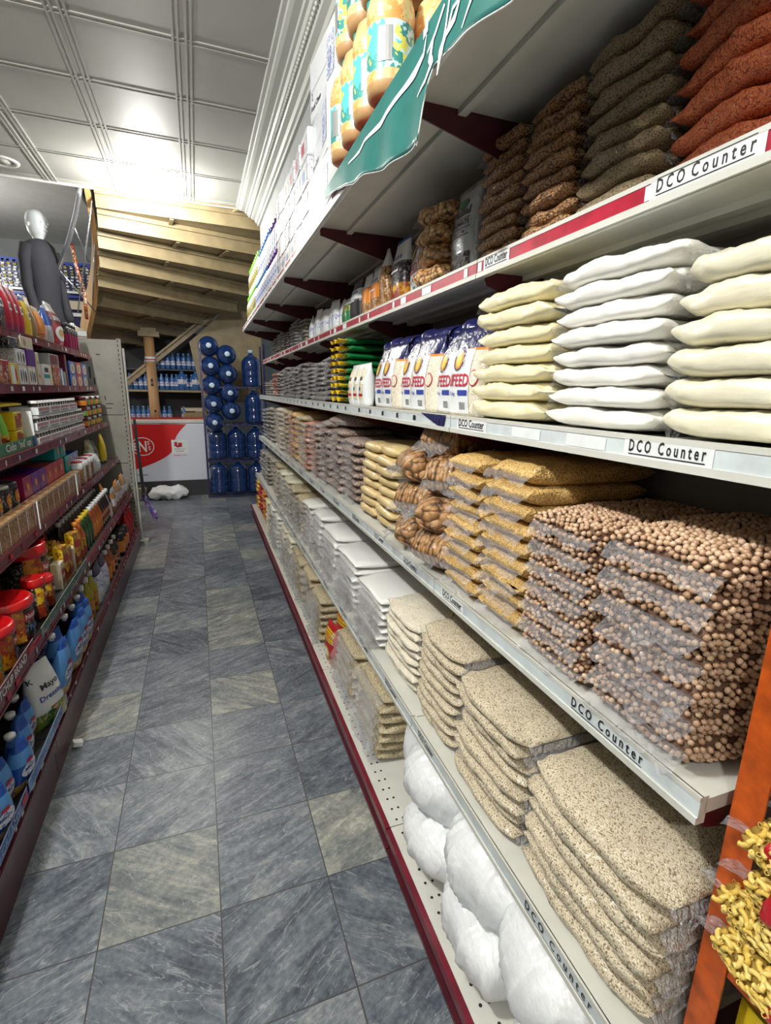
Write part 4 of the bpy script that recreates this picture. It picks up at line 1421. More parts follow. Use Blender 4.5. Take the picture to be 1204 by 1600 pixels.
def row(spec, z0, x0, x1, shelfname, flaps_until=99, fl=0.04):
    names = {}
    for j, (desc, mat, y0, y1, zt, n, seal) in enumerate(spec):
        c = names.get(desc, 0); names[desc] = c + 1
        same = sum(1 for s in spec if s[0] == desc)
        where = 'in %s such stack %s' % (nth(c), shelfname) if same > 1 else 'in its stack ' + shelfname
        nm = desc.split()[-1] if desc.startswith('bag of') else 'goods'
        name = (desc.replace('bag of ', '').replace(' ', '_') + '_bag').replace('_bag_bag', '_bag')
        stack(name, desc, where, 'bag', mat, x0 + R.uniform(0, .02), x1, y0, y1, z0 + .004, zt, n, seal, False,
              (y0 < flaps_until) if seal == 'front' else ('both' if y0 < 2.2 else False), .010, 0.35, film='filmthick', flapd=fl, group=desc + 's ' + where)


row(SPEC2, .958, .655, .96, 'on chickpea shelf', 5.0)
bag_thing('brown_bean_bag', .24, .30, .06, 'bean', 1, gp(.80, 2.62, 1.315), 0.2, 'plump bag of brown beans on top of the grey bean stacks', 'bag', None, False, (-1,), .5)

# ---- shelf 1: rice, sugar
stack('rice_bag', 'clear bag of speckled rice', 'in stack nearest the orange rack', 'bag', 'rice', .59, 1.0, .385, .712, .504, .775, 6,
      'side', True, 'both', .008, 0.3, flapd=.03, group='rice bags in the near stack', endp=5)
stack('rice_bag', 'clear bag of speckled rice', 'in second stack from orange rack', 'bag', 'rice', .59, 1.0, .74, 1.035, .504, .785, 8,
      'side', True, 'both', .010, 0.3, flapd=.025, group='rice bags in the second stack', endp=5)
stack('rice_bag', 'clear bag of speckled rice', 'in stack beside the ivory bags', 'bag', 'rice', .595, .98, 1.055, 1.31, .504, .80, 9,
      'side', True, 'both', .012, 0.4, flapd=.025, group='rice bags in the third stack', endp=5)
stack('ivory_rice_bag', 'bag of ivory rice', 'in stack beside the speckled rice', 'bag', 'ricepale', .60, .95, 1.33, 1.62, .504, .755, 8,
      'side', True, 'both', .012, 0.4, flapd=.02, group='ivory rice bags', endp=5)
bag_thing('noodle_bag', .26, .17, .05, 'bread', 2, gp(.86, 1.36, .765), 0.9, 'clear bag of brown noodles behind the near ivory rice', 'bag', None, True, (1, -1), .3)
bag_thing('noodle_bag', .26, .17, .05, 'bread', 1, gp(.90, 1.66, .76), 1.2, 'clear bag of brown noodles lying behind the far ivory rice', 'bag', None, True, (1, -1), .3)
SPEC1 = [('white sugar bag', 'sugar', 1.64, 1.98, .715, 7, 'front'), ('white sugar bag', 'sugar', 2.0, 2.36, .74, 7, 'front'),
         ('white sugar bag', 'sugar', 2.38, 2.74, .75, 7, 'front'), ('white sugar bag', 'sugar', 2.76, 3.06, .77, 7, 'front'),
         ('white sugar bag', 'flour', 3.08, 3.34, .775, 7, 'front'), ('bag of beige oats', 'tangrain', 3.36, 3.62, .75, 7, 'front'),
         ('bag of beige oats', 'oats', 3.64, 3.90, .77, 7, 'front'), ('cream bag of rice flakes', 'ivory', 3.92, 4.22, .79, 7, 'front'),
         ('cream bag of rice flakes', 'ivory', 4.28, 4.56, .80, 7, 'front'), ('bag of green grey grain', 'oats', 4.58, 4.86, .82, 7, 'front'),
         ('bag of green grey grain', 'greytan', 4.88, 5.16, .83, 7, 'front'), ('bag of grey seeds', 'greytan', 5.30, 5.60, .82, 7, 'front'),
         ('bag of grey seeds', 'greygrain', 5.62, 5.90, .82, 7, 'front'), ('bag of grey seeds', 'greygrain', 5.92, 6.20, .80, 7, 'front')]
row(SPEC1, .500, .60, .98, 'on rice shelf', 4.3, .06)

# ---- shelf 3: flour, rice packs, dark beans
stack('semolina_bag', 'ivory flour bag', 'in the stack at the near end', 'bag', 'ivory', .685, 1.0, .36, .598, 1.438, 1.70, 6,
      'side', True, 'both', .006, 0.35, flapd=.03, group='ivory flour bags at the near end', endp=5)
stack('flour_bag', 'white flour bag', 'in the tall middle stack', 'bag', 'flour', .685, 1.0, .612, .885, 1.438, 1.735, 8,
      'side', True, 'both', .006, 0.35, flapd=.03, group='white flour bags', endp=5)
stack('semolina_bag', 'cream yellow semolina bag', 'in stack beside the rice packs', 'bag', 'cream', .685, 1.0, .90, 1.20, 1.438, 1.735, 7,
      'side', True, 'both', .006, 0.25, flapd=.025, group='cream semolina bags', endp=5)


def feed_pack(w=.20, d=.085, h=.25, seed=0, puffy=True):
    o = empty('rice_pack', (0, 0, 0), 0, 'x', 'bag')
    mb = MB()
    fr = pouch_body(mb, w, d, h, [(.72, 'ricepale'), (.75, 'orangep'), (1.0, 'navy')], 0.06, .92, seed)
    # right hand printed panel is beige, emblem, lettering, barcode block
    f1, f2, f3 = offs(fr, .0018), offs(fr, .0026), offs(fr, .0034)
    mb.quad(-w * .40, h * .03, w * .22, h * .74, f1, 'whitepack', 6)
    mb.disc(-w * .12, h * .64, w * .19, h * .16, f2, 'paper', 24, 3)
    mb.disc(-w * .12, h * .64, w * .165, h * .14, f3, 'navy', 24, 3)
    mb.disc(-w * .11, h * .63, w * .11, h * .105, offs(fr, .0042), 'orangep', 20, 3)
    mb.disc(-w * .10, h * .62, w * .065, h * .07, offs(fr, .0050), 'yellow', 16, 2)
    mb.text('UFEED', w * .60, h * .14, lambda x, z: f3(-w * .38 + x, h * .33 + z), 'ink_red')
    mb.disc(w * .30, h * .42, w * .085, h * .09, f1, 'ink_red', 20, 2)
    mb.disc(w * .30, h * .42, w * .072, h * .077, f2, 'ricepale', 20, 2)
    mb.quad(-w * .05, h * .23, w * .20, h * .29, f3, 'ink_blue', 3)
    mb.text('5 kg', w * .16, h * .05, lambda x, z: f3(-w * .3 + x, h * .22 + z), 'ink_blue')
    mb.quad(-w * .02, h * .05, w * .17, h * .18, f2, 'paper', 3)
    for q in range(6): mb.quad(-w * .005 + q * w * .027, h * .07, w * .008 + q * w * .027, h * .155, f3, 'black')
    mb.build('pack_body', o)
    mb = MB()
    mb.grid(lambda u, v: ((u - .5) * w * .95, 0.06 * h + .01 + .05 * v * v - .012 * math.sin(u * 12 + seed), h * .99 + .055 * v * (1 - .4 * v) + .006 * math.sin(u * 17 + seed)), 14, 5, 'navy')
    mb.build('folded_top', o)
    return o


fp = feed_pack(seed=1)
FP = [(1.30, .03, 'partly behind the semolina bags'), (1.44, -.04, 'leaning with its folded top raised'), (1.60, .05, 'standing between the raised pack and the middle ones'),
      (1.76, -.02, 'third from the white standing packs'), (1.92, .04, 'second from the white standing packs'), (2.08, -.03, 'next to the white standing packs')]
for i, (y, a, t) in enumerate(FP):
    p = gp(.745 + (.02 if i % 2 else 0), y, 1.437)
    if i == 0: fp.location = p; fp.rotation_euler = (0, 0, RZR + a); fp['label'] = 'rice pack with navy top, ' + t; fp['group'] = 'navy topped rice packs'
    else: dup(fp, p, RZR + a, 'rice pack with navy top, ' + t, 'navy topped rice packs')
for i in range(3):     # second row behind
    dup(fp, gp(.90, 1.42 + i * .26, 1.437), RZR, 'rice pack with navy top in the back row, %s from the semolina' % nth(i), 'navy topped rice packs at the back')


def white_pack(w=.11, d=.07, h=.19):
    mb = MB()
    fr = pouch_body(mb, w, d, h, [(1.0, 'whitepack')], 0.03, .95, 3)
    f1, f2 = offs(fr, .0015), offs(fr, .0024)
    mb.quad(-w * .30, h * .15, w * .28, h * .88, f1, 'cream', 4)
    mb.quad(-w * .28, h * .22, w * .26, h * .28, f2, 'ink_red', 3)
    mb.quad(-w * .15, h * .60, w * .15, h * .68, f2, 'darkgrey', 2)
    mb.quad(-w * .10, h * .36, w * .05, h * .44, f2, 'ink_blue', 2)
    return mb


o = white_pack().build('white_pack')
tag(o, 'white standing pack with cream label, nearest the rice packs', 'pack', 'white packs with cream labels')
o.location = gp(.725, 2.235, 1.437); o.rotation_euler = (0, 0, RZR)
dup(o, gp(.73, 2.345, 1.437), RZR, 'white standing pack with cream label, middle of three')
dup(o, gp(.735, 2.455, 1.437), RZR, 'white standing pack with cream label, beside the yellow packets')
for k in range(9):     # green packets with yellow ends
    z = 1.438 + k * .037
    p = gp(.84, 2.66, z)
    o = empty('green_packet', p, RZR + R.uniform(-.05, .05), 'green packet with yellow crimped end, %s' % ORD[8 - k], 'packet', 'green and yellow packets')
    link_mesh('contents', bag_mesh(.24, .24, .037, 'green', k % 3, 14, 18, 4), o)
    mb = MB().grid(lambda u, v: ((u - .5) * .22, -.105 - .055 * v, .019 + .012 * math.sin(u * 14 + k) * v + .012 * (1 - v) * math.sin(u * math.pi)), 14, 4, 'yellow')
    mb.grid(lambda u, v: ((u - .5) * .22, -.105 - .05 * v, .019 - .010 * (1 - v) * math.sin(u * math.pi)), 10, 3, 'yellow')
    mb.build('yellow_end', o)
SPEC3 = [('bag of dark beans', 'darkgrain', 2.82 + i * .262, 3.07 + i * .262, 1.69 - .02 * (i % 3), 8, 'front') for i in range(9)] + \
        [('red and white carton bag', 'redart', 5.20, 5.40, 1.66, 5, 'front'), ('bag of mixed grey pulses', 'greygrain', 5.44, 5.68, 1.60, 6, 'front'),
         ('bag of mixed grey pulses', 'greygrain', 5.72, 5.95, 1.58, 6, 'front'), ('bag of mixed grey pulses', 'greytan', 5.98, 6.20, 1.58, 6, 'front')]
SPEC3 = [(d, ('greygrain' if i in (1, 2, 5, 7) else m) if m == 'darkgrain' else m, a, b, c, n, s) for i, (d, m, a, b, c, n, s) in enumerate(SPEC3)]
row(SPEC3, 1.438, .69, .96, 'on flour shelf', 4.4, .035)

# ---- shelf 4: lentils, nuts, packs
stack('red_lentil_bag', 'clear bag of red lentils', 'in the high near stack', 'bag', 'redlentil', .745, 1.0, .40, .715, 1.839, 2.12, 7,
      'side', True, 'both', .006, 0, flapd=.03, group='red lentil bags', endp=4)
stack('brown_grain_bag', 'clear bag of brown grain', 'in stack beside the red lentils', 'bag', 'brownlentil', .745, 1.0, .73, .925, 1.839, 2.125, 8,
      'side', True, 'both', .006, 0, flapd=.025, group='brown grain bags', endp=4)
stack('nut_bag', 'clear bag of brown nuts', 'in stack beside the brown grain', 'bag', 'nuts', .745, 1.0, .938, 1.118, 1.839, 2.12, 9,
      'side', True, 'both', .008, 0, flapd=.025, group='nut bags beside the brown grain', endp=4)
stack('nut_bag', 'clear bag of brown nuts', 'in stack beside the upright marker', 'bag', 'nuts', .745, 1.0, 1.13, 1.325, 1.839, 2.12, 9,
      'side', True, 'both', .008, 0, flapd=.03, group='nut bags in the far stack', endp=4)


def pack(name, label, w, d, h, bands, y, x, z, decor=None, lean=.03, topw=.95, rz=0.0, cat='pack', group=None, left=False, seed=0, parts=None):
    mb = MB()
    fr = pouch_body(mb, w, d, h, bands, lean, topw, seed)
    if decor: decor(mb, fr, w, h)
    if left: loc, r = (x, y, z), RZL + rz
    else: loc, r = gp(x, y, z), RZR + rz
    if parts:
        o = empty(name, loc, r, label, cat, group)
        mb.build('pack_body', o)
        parts(o, fr, w, h)
    else:
        o = mb.build(name, None, loc, r)
        tag(o, label, cat, group)
    return o


def d_musal(mb, fr, w, h):
    f = offs(fr, .0022); g = offs(fr, .003)
    mb.disc(0, h * .80, w * .16, h * .06, f, 'green', 14, 2)
    mb.text('Muzal', w * .6, h * .09, lambda x, z: f(-w * .3 + x, h * .66 + z), 'darkgrey')
    mb.text('BASMATI', w * .6, h * .055, lambda x, z: f(-w * .3 + x, h * .55 + z), 'black')
    mb.text('Rice  1 kg', w * .5, h * .04, lambda x, z: f(-w * .28 + x, h * .46 + z), 'black')
    for q in (.52, .44, .62): mb.quad(-w * .34, h * q, w * .34, h * q + .0018, f, 'darkgrey', 3)
    mb.quad(-w * .38, h * .05, w * .38, h * .26, f, 'blackart', 5)
    mb.quad(-w * .38, h * .0, w * .1, h * .05, f, 'skyblue', 3)


pack('silver_rice_pack', 'tall silver grey rice pack beside the nut bags', .16, .08, .25, [(1, 'silverpack')], 1.44, .79, 1.838, d_musal, .0, .9)
for i, (y, x, z, mat) in enumerate(((1.60, .80, 1.839, 'popcorn'), (1.60, .80, 1.90, 'popcorn'), (1.60, .80, 1.96, 'popcorn'), (1.60, .81, 2.02, 'popcorn'))):
    bag_thing('golden_nut_bag', .17, .18, .062, mat, i, gp(x, y, z), RZR + (.2, -.2, .1, .3)[i], 'clear bag of golden nuts, %s in the pile beside the silver pack' % ORD[3 - i], 'bag', 'golden nut bags', True, (1, -1), .2)
dup(fp, gp(.80, 1.80, 1.838), RZR - .15, 'rice pack with navy top on the red railed shelf', 'navy topped rice packs above')


def d_quarte(mb, fr, w, h):
    f = offs(fr, .0018)
    mb.text('NOURTE', w * .6, h * .06, lambda x, z: f(-w * .3 + x, h * .68 + z), 'ink_blue')
    mb.quad(-w * .3, h * .5, w * .2, h * .53, f, 'paper', 2)


pack('snack_pack', 'white, black and yellow snack pack beside the navy topped rice', .16, .07, .25, [(.32, 'yelart'), (.64, 'blackart'), (.95, 'whitepack'), (1, 'blue')], 1.99, .79, 1.838, d_quarte, .03, .9)
pack('cone_pack', 'narrow tapering brown pack with a pointed white tip', .12, .07, .25, [(.5, 'cookieart'), (.72, 'popcorn'), (1, 'whitepack')], 2.15, .79, 1.838, None, .0, .25, seed=2)
pack('noodle_pack', 'orange noodle pack with white head, nearer of the pair', .14, .06, .21, [(.35, 'cookieart'), (.66, 'orangep'), (.92, 'whitepack'), (1, 'greymetal')], 2.28, .79, 1.838, d_quarte, .02, .9, seed=4)
pack('noodle_pack', 'orange noodle pack with white head, farther of the pair', .12, .06, .20, [(.35, 'cookieart'), (.7, 'orangep'), (1, 'whitepack')], 2.42, .79, 1.838, None, .02, .9, seed=5)
pack('black_pack', 'black snack pack with white label beside the orange noodle packs', .18, .07, .21, [(.5, 'black'), (.55, 'blackart'), (.78, 'whitepack'), (1, 'darkgrey')], 2.60, .79, 1.838, d_quarte, .03, .9, seed=6)
pack('green_pack', 'white and green snack pack beside the black pack', .14, .06, .15, [(.55, 'green'), (.8, 'grnart'), (1, 'whitepack')], 2.78, .79, 1.838, None, .0, .9, seed=7)
tag(carton(.09, .07, .25, 'orangep', [('q', .1, .4, .9, .95, 'card'), ('q', .15, .5, .85, .56, 'paper'), ('q', .1, .05, .9, .35, 'redart')]).build('tall_carton', None, gp(.90, 2.80, 1.838), RZR),
    'tall orange brown carton standing behind the green pack', 'carton')
for i in range(8):
    pack('white_pouch', 'white and blue standing pouch, %s of the row on the red railed shelf' % nth(i), .115, .055, .17 + .015 * (i % 3),
         [(.3, 'whitepack'), (.55, 'blueart'), (1, 'whitepack')], 2.93 + i * .118, .80 - .01 * (i % 2), 1.838, None, .04, .92, R.uniform(-.2, .2), seed=i, group='white pouches')
SPEC4 = [('bag of tan pulses', 'greytan', 3.92, 4.14, 2.03, 7, 'front')] + [('bag of grey pulses', ['greygrain', 'greytan', 'darkgrain'][i % 3], 4.28 + i * .245, 4.51 + i * .245, 2.05 - .015 * (i % 4), 8, 'front') for i in range(7)]
row(SPEC4, 1.838, .75, .98, 'on red railed shelf', 4.0, .03)

# ---- bottom deck
def sack_mesh(seed, L=.345, W=.50, H=.245):
    mb = MB(); vs, fs = [], []
    nu, na = 72, 96
    for i in range(nu + 1):
        u = math.sin((-1 + 2 * i / nu) * math.pi / 2)
        r = max(.02, 1 - abs(u) ** 2.6) ** .5
        for k in range(na):
            a = 2 * math.pi * k / na
            y = W / 2 * r * sgp(math.cos(a), .8); z = H / 2 * r * sgp(math.sin(a), .8); x = L / 2 * u
            p = Vector((x, y, z))
            n1 = noise.noise(p * 7 + Vector((seed * 5, 0, 0)))
            th = math.atan2(y - .05, x - .02); rd = math.hypot(x - .02, y - .05)
            n_a = noise.noise(Vector((math.cos(th) * 4.5 + seed, math.sin(th) * 4.5, rd * 5)))
            n_b = noise.noise(Vector((math.cos(th) * 11 + seed, math.sin(th) * 11, rd * 9 + z * 6)))
            ridge = max(0, 1 - abs(n_a) * 5) * min(1, rd * 9) + .6 * max(0, 1 - abs(n_b) * 6) * min(1, rd * 12)
            s = .018 * n1 + .009 * ridge - .001
            q = p.normalized()
            vs.append((x + q.x * s, y + q.y * s, max(0.001, z + q.z * s * 1.2 + H * .47)))
    for i in range(nu):
        for k in range(na):
            a, b = i * na + k, i * na + (k + 1) % na
            fs.append((b, a, a + na, b + na))
    mb.add(vs, fs, 'sack', True)
    return mb.mesh('sack_body')


sm = [sack_mesh(s) for s in (1, 2, 3)]
SK = [(.50, .735, .102, 0.1, 'lower layer at the near end'), (.80, .73, .102, -.15, 'lower layer, second from the near end'),
      (1.09, .735, .102, .1, 'lower layer, third from the near end'),
      (.57, .77, .235, -.25, 'upper layer at the near end, largest in view'), (.86, .765, .235, .2, 'upper layer, second from the near end'),
      (1.13, .775, .235, -.1, 'upper layer, third from the near end'), (1.345, .80, .14, .25, 'by the tan bags at their far end')]
for i, (y, x, z, r_, t) in enumerate(SK):
    o = empty('white_sack', gp(x, y, z), -math.pi / 2 + r_, 'plump white sack on bottom deck, ' + t, 'sack', 'white sacks', rx=.0)
    b = link_mesh('sack_body', sm[i % 3], o)
    if i in (3, 4, 5): b.scale = (1, 1, .93)
    if i == 6: b.scale = (.8, .85, 1.35)
    if i < 3: b.scale = (1.04, .92, .80)
    mb = MB()   # gathered neck of the sack
    mb.lathe([(.004, 0), (.018, .012), (.012, .02), (.022, .036)], 'sack', 12, sx=1.3)
    nk = mb.build('tied_neck', o, (.03, .08, .205 if i != 6 else .30))
    nk.rotation_euler = (-.5, .2, 0)
stack('tan_grain_bag', 'clear bag of tan grain', 'in stack beside the white sacks', 'bag', 'oats', .56, .96, 1.50, 1.84, .104, .385, 7, 'front', True, True, .012, .5, flapd=.05, group='tan grain bags beside the sacks')
stack('tan_grain_bag', 'clear bag of tan grain', 'in stack beside the red packs', 'bag', 'oats', .56, .94, 1.86, 2.20, .104, .365, 6, 'front', True, True, .012, .4, flapd=.05, group='tan grain bags beside the red packs')


def d_red(mb, fr, w, h):
    f, g = offs(fr, .0018), offs(fr, .0028)
    mb.quad(-w * .46, h * .60, w * .46, h * .86, f, 'yellow', 6)
    mb.quad(-w * .46, h * .635, w * .46, h * .65, g, 'black', 6); mb.quad(-w * .46, h * .81, w * .46, h * .825, g, 'black', 6)
    mb.text('FARSAN', w * .66, h * .10, lambda x, z: g(-w * .33 + x, h * .68 + z), 'ink_red')
    mb.disc(0, h * .34, w * .22, h * .13, f, 'yellow', 20, 2); mb.disc(0, h * .34, w * .15, h * .09, g, 'paper', 20, 2)


pack('red_yellow_pack', 'red pack with black edged yellow band on the bottom deck', .20, .09, .30, [(.12, 'yelart'), (1, 'redmat')], 2.36, .66, .102, d_red, .05, .9, .2)
pack('red_yellow_pack', 'red pack with yellow base on the bottom deck, lower and nearer', .18, .08, .22, [(.3, 'yelart'), (1, 'redmat')], 2.30, .575, .102, d_red, .02, .9, .1, seed=3)
for j, (y, x, z) in enumerate(((2.31, .76, .30), (2.30, .83, .22))):
    tag(MB().lathe([(.0, -.06), (.045, -.045), (.062, 0), (.045, .045), (0, .06)], 'brightred', 20).build('red_ball_pack', None, gp(x, y, z + .0), 0),
        'round glossy red pack behind the yellow banded packs, %s' % ('upper' if j == 0 else 'lower'), 'pack')
SPEC0 = [('bag of tan oats', 'oats', 2.50, 2.76, .36, 6, 'front'), ('bag of tan oats', 'tangrain', 2.78, 3.04, .40, 6, 'front'),
         ('bag of tan oats', 'oats', 3.06, 3.26, .40, 5, 'front'), ('bag of tan oats', 'oats', 3.30, 3.54, .38, 6, 'front'),
         ('bag of cream flakes', 'ivory', 3.56, 3.82, .40, 7, 'front'), ('bag of cream flakes', 'ivory', 3.84, 4.12, .40, 7, 'front'),
         ('white flour sack', 'flour', 4.28, 4.56, .40, 7, 'front'), ('white flour sack', 'flour', 4.58, 4.86, .41, 7, 'front'),
         ('cream sack', 'cream', 4.88, 5.16, .42, 6, 'front'), ('orange snack bag', 'orangep', 5.30, 5.60, .42, 7, 'front'),
         ('red snack bag', 'redmat', 5.64, 5.92, .43, 7, 'front'), ('yellow snack bag', 'yelart', 5.95, 6.20, .44, 7, 'front')]
row(SPEC0, .102, .545, .92, 'on bottom deck', 4.6, .05)

# ---- top shelf
tag(MB().box((0, 0, .055), (.56, .30, .11), 'redmat', bev=.004).build('red_tray', None, gp(.68, 1.78, 2.187), RZR), 'red tray under the peach juice bottles on the top shelf', 'tray')


def juice_bottle():
    o = empty('juice_bottle', (0, 0, 0), 0, 'x', 'bottle')
    MB().lathe([(.046, 0, 'wood'), (.062, .008, 'wood'), (.066, .03), (.066, .055, 'juiceteal'), (.066, .165), (.062, .173), (.067, .185), (.066, .21), (.052, .255), (.024, .28), (.018, .288)], 'juice', 26).build('bottle_body', o)
    MB().lathe([(.024, .285), (.025, .315), (.020, .318)], 'teal', 14).build('cap', o)
    fc = lambda x, z: (.0672 * math.sin(x / .066), -.0672 * math.cos(x / .066), z)
    MB().quad(.015, .07, .055, .15, fc, 'greymetal', 4).build('barcode_label', o)
    return o


jb = juice_bottle(); first = True
for lv in range(2):
    for c in range(4):
        for r_ in range(2):
            p = gp(.565 + .138 * r_ + .02 * lv, 1.97 - .142 * c, 2.299 + .32 * lv)
            lab = 'peach juice bottle, %s layer, %s row, %s from white cartons' % (['lower', 'upper'][lv], ['front', 'back'][r_], nth(c))
            if first: jb.location = p; jb.rotation_euler = (0, 0, RZR); jb['label'] = lab; jb['group'] = 'peach juice bottles'; first = False
            else: dup(jb, p, RZR + R.uniform(-.6, .6), lab, 'peach juice bottles')
for k in range(3):
    mb = carton(.36, .30, .218, 'whitepack', [('t', '2', .08, .34, .04, .12, 'black'), ('t', 'Food Clean', .05, .15, .4, .10, 'black'), ('q', .70, .2, .95, .8, 'blueart'), ('q', 0, .48, 1, .49, 'greymetal')], bev=.004)
    tag(mb.build('white_carton', None, gp(.67 + .01 * k, 2.29, 2.188 + k * .22), RZR + (.02, -.05, .06)[k]), 'large white carton on the top shelf, %s of the stack' % ORD[2 - k], 'carton', 'large white cartons')
cnt = 0
for c in range(6):
    for k in range(4):
        mb = carton(.165, .24, .112, 'whiteart' if (c + k) % 3 else 'whitepack', [('q', .1, .3, .5, .7, 'ink_red' if k % 2 else 'skyblue'), ('q', .6, .2, .9, .8, 'whiteart')], bev=.006)
        tag(mb.build('tissue_pack', None, gp(.64, 2.57 + c * .175, 2.188 + k * .113), RZR + R.uniform(-.08, .08)),
            'white tissue pack on the top shelf, %s in the %s column' % (ORD[3 - k], nth(c)), 'pack', 'white tissue packs')


def det_bottle(body, capm, label, h=.24):
    o = empty('detergent_bottle', (0, 0, 0), 0, 'x', 'bottle')
    MB().lathe([(.040, 0), (.046, .01), (.046, h * .25, label), (.044, h * .6), (.040, h * .72), (.02, h * .86), (.016, h * .88)], body, 16, sy=.7).build('bottle_body', o)
    MB().lathe([(.02, h * .87), (.02, h), (.014, h * 1.01)], capm, 12).build('cap', o)
    return o


for nm, args, y0, nn, z2 in (('violet and white', ('purpleart', 'ink_purple', 'blueart', .25), 3.66, 6, 2), ('white and blue', ('whitepack', 'skyblue', 'blueart', .26), 4.30, 8, 2), ('green and white', ('whitepack', 'lime', 'grnart', .28), 5.16, 9, 2)):
    b0 = det_bottle(*args); first = True
    if nm.startswith('green'):
        for ch in b0.children:
            if ch.name.startswith('bottle_body'): pass
    for lv in range(z2):
        for c in range(nn):
            p = gp(.56 + .03 * lv, y0 + c * .105, 2.188 + lv * (args[3] + .004))
            lab = '%s bottle on the top shelf, %s tier, %s in its row' % (nm, ['lower', 'upper'][lv], nth(c))
            if first: b0.location = p; b0.rotation_euler = (0, 0, RZR); b0['label'] = lab; b0['group'] = nm + ' bottles'; first = False
            else: dup(b0, p, RZR, lab, nm + ' bottles')

# ---- green cloth banner hanging over the top shelf edge
top = [(2.0, 2.205), (.45, 2.205)]
bot = [(2.0, 2.188), (1.84, 2.165), (1.72, 2.135), (1.58, 2.095), (1.45, 2.075), (1.33, 2.045), (1.22, 2.03), (1.12, 2.02), (1.09, 2.00), (1.075, 2.05), (1.06, 2.09), (1.03, 2.115),
       (.98, 2.11), (.92, 2.095), (.85, 2.075), (.76, 2.055), (.66, 2.04), (.55, 2.03), (.45, 2.03)]


def bz(y):
    for (a, za), (b, zb) in zip(bot, bot[1:]):
        if b <= y <= a: return za + (zb - za) * (a - y) / (a - b)
    return 2.03


def ban(y, z, off=0.0):
    t = (2.215 - z) / .2
    x = .482 - .012 * t * math.sin(y * 9) - .006 * math.sin(y * 31) * t - .016 * t
    return (x + .011 * (y - 1) - off, y, z)


mb = MB()
nY = 90
vs = []
for off in (0, .0015):
    for i in range(nY + 1):
        y = 2.0 - 1.55 * i / nY
        zt, zb = 2.218, bz(y)
        for j in range(13): vs.append(ban(y, zt + (zb - zt) * j / 12, off))
fs = []
st = (nY + 1) * 13
for i in range(nY):
    for j in range(12):
        a = i * 13 + j
        fs.append((a, a + 1, a + 14, a + 13)); fs.append((st + a, st + a + 13, st + a + 14, st + a + 1))
    a = i * 13 + 12; fs.append((a, st + a, st + a + 13, a + 13))
ms = []
mb.add(vs, fs, 'greencloth', True)
STR = [[(1.65, 2.174, .004), (1.526, 2.161, .010), (1.48, 2.168, .008), (1.364, 2.158, .014), (1.318, 2.163, .012), (1.215, 2.161, .012), (1.142, 2.160, .018), (1.093, 2.165, .012), (1.085, 2.195, .003)],
       [(1.12, 2.104, .003), (1.064, 2.105, .009), (1.036, 2.123, .012), (1.05, 2.135, .016), (1.045, 2.165, .010)],
       [(1.005, 2.085, .004), (1.0, 2.124, .016), (.985, 2.14, .012), (.95, 2.145, .016), (.93, 2.17, .004)],
       [(1.069, 2.155, .006), (1.036, 2.17, .009), (1.006, 2.199, .008)], [(.98, 2.14, .006), (.965, 2.168, .008), (.92, 2.165, .004)],
       [(1.104, 2.204, .018), (1.082, 2.208, .018)], [(.985, 2.195, .007), (.988, 2.154, .007), (.998, 2.112, .012)],
       [(.90, 2.10, .005), (.86, 2.14, .014), (.80, 2.16, .008), (.74, 2.12, .012), (.68, 2.15, .005)], [(.80, 2.09, .01), (.78, 2.12, .016), (.775, 2.18, .006)]]
for s in STR:
    pts = []
    for k in range(len(s) - 1):
        for q in range(5):
            t = q / 5; pts.append([s[k][i] * (1 - t) + s[k + 1][i] * t for i in range(3)])
    pts.append(list(s[-1]))
    v_, f_ = [], []
    for i, (y, z, w) in enumerate(pts):
        p0, p1 = pts[max(i - 1, 0)], pts[min(i + 1, len(pts) - 1)]
        dy, dz = p1[0] - p0[0], p1[1] - p0[1]; l = math.hypot(dy, dz) or 1
        ny, nz_ = -dz / l * w / 2, dy / l * w / 2
        v_ += [ban(y + ny, z + nz_, .0035), ban(y - ny, z - nz_, .0035)]
        if i: f_.append((2 * i - 2, 2 * i - 1, 2 * i + 1, 2 * i))
    mb.add(v_, f_, 'cap')
hem = [ban(2.0 - 1.55 * i / 120, bz(2.0 - 1.55 * i / 120), 0) for i in range(121)]
mb.tube(hem, .0016, 'cap', 5)
tag(mb.build('green_banner'), 'dark green cloth banner with white script hanging over the top shelf edge', 'banner')

# ================================================================== GOODS ON THE LEFT
def lp(name, label, w, d, h, bands, y, k, back=0.0, decor=None, z=0.0, **kw):
    return pack(name, label, w, d, h, bands, y, XL[k] - d / 2 - .012 - back, ZL[k] + .001 + z, decor, left=True, **kw)


def lc(name, label, cat, w, d, h, mat, decals, y, k, back=0.0, z=0.0, rz=0.0, group=None):
    o = carton(w, d, h, mat, decals, bev=.002).build(name, None, (XL[k] - d / 2 - .012 - back, y, ZL[k] + .001 + z), RZL + rz)
    return tag(o, label, cat, group)


def d_tag(mb, fr, w, h):
    f = offs(fr, .0018)
    mb.quad(-w * .22, h * .45, w * .18, h * .62, f, 'paper', 3)
    mb.quad(-w * .14, h * .49, w * .08, h * .58, offs(fr, .0026), 'darkgrey', 2)


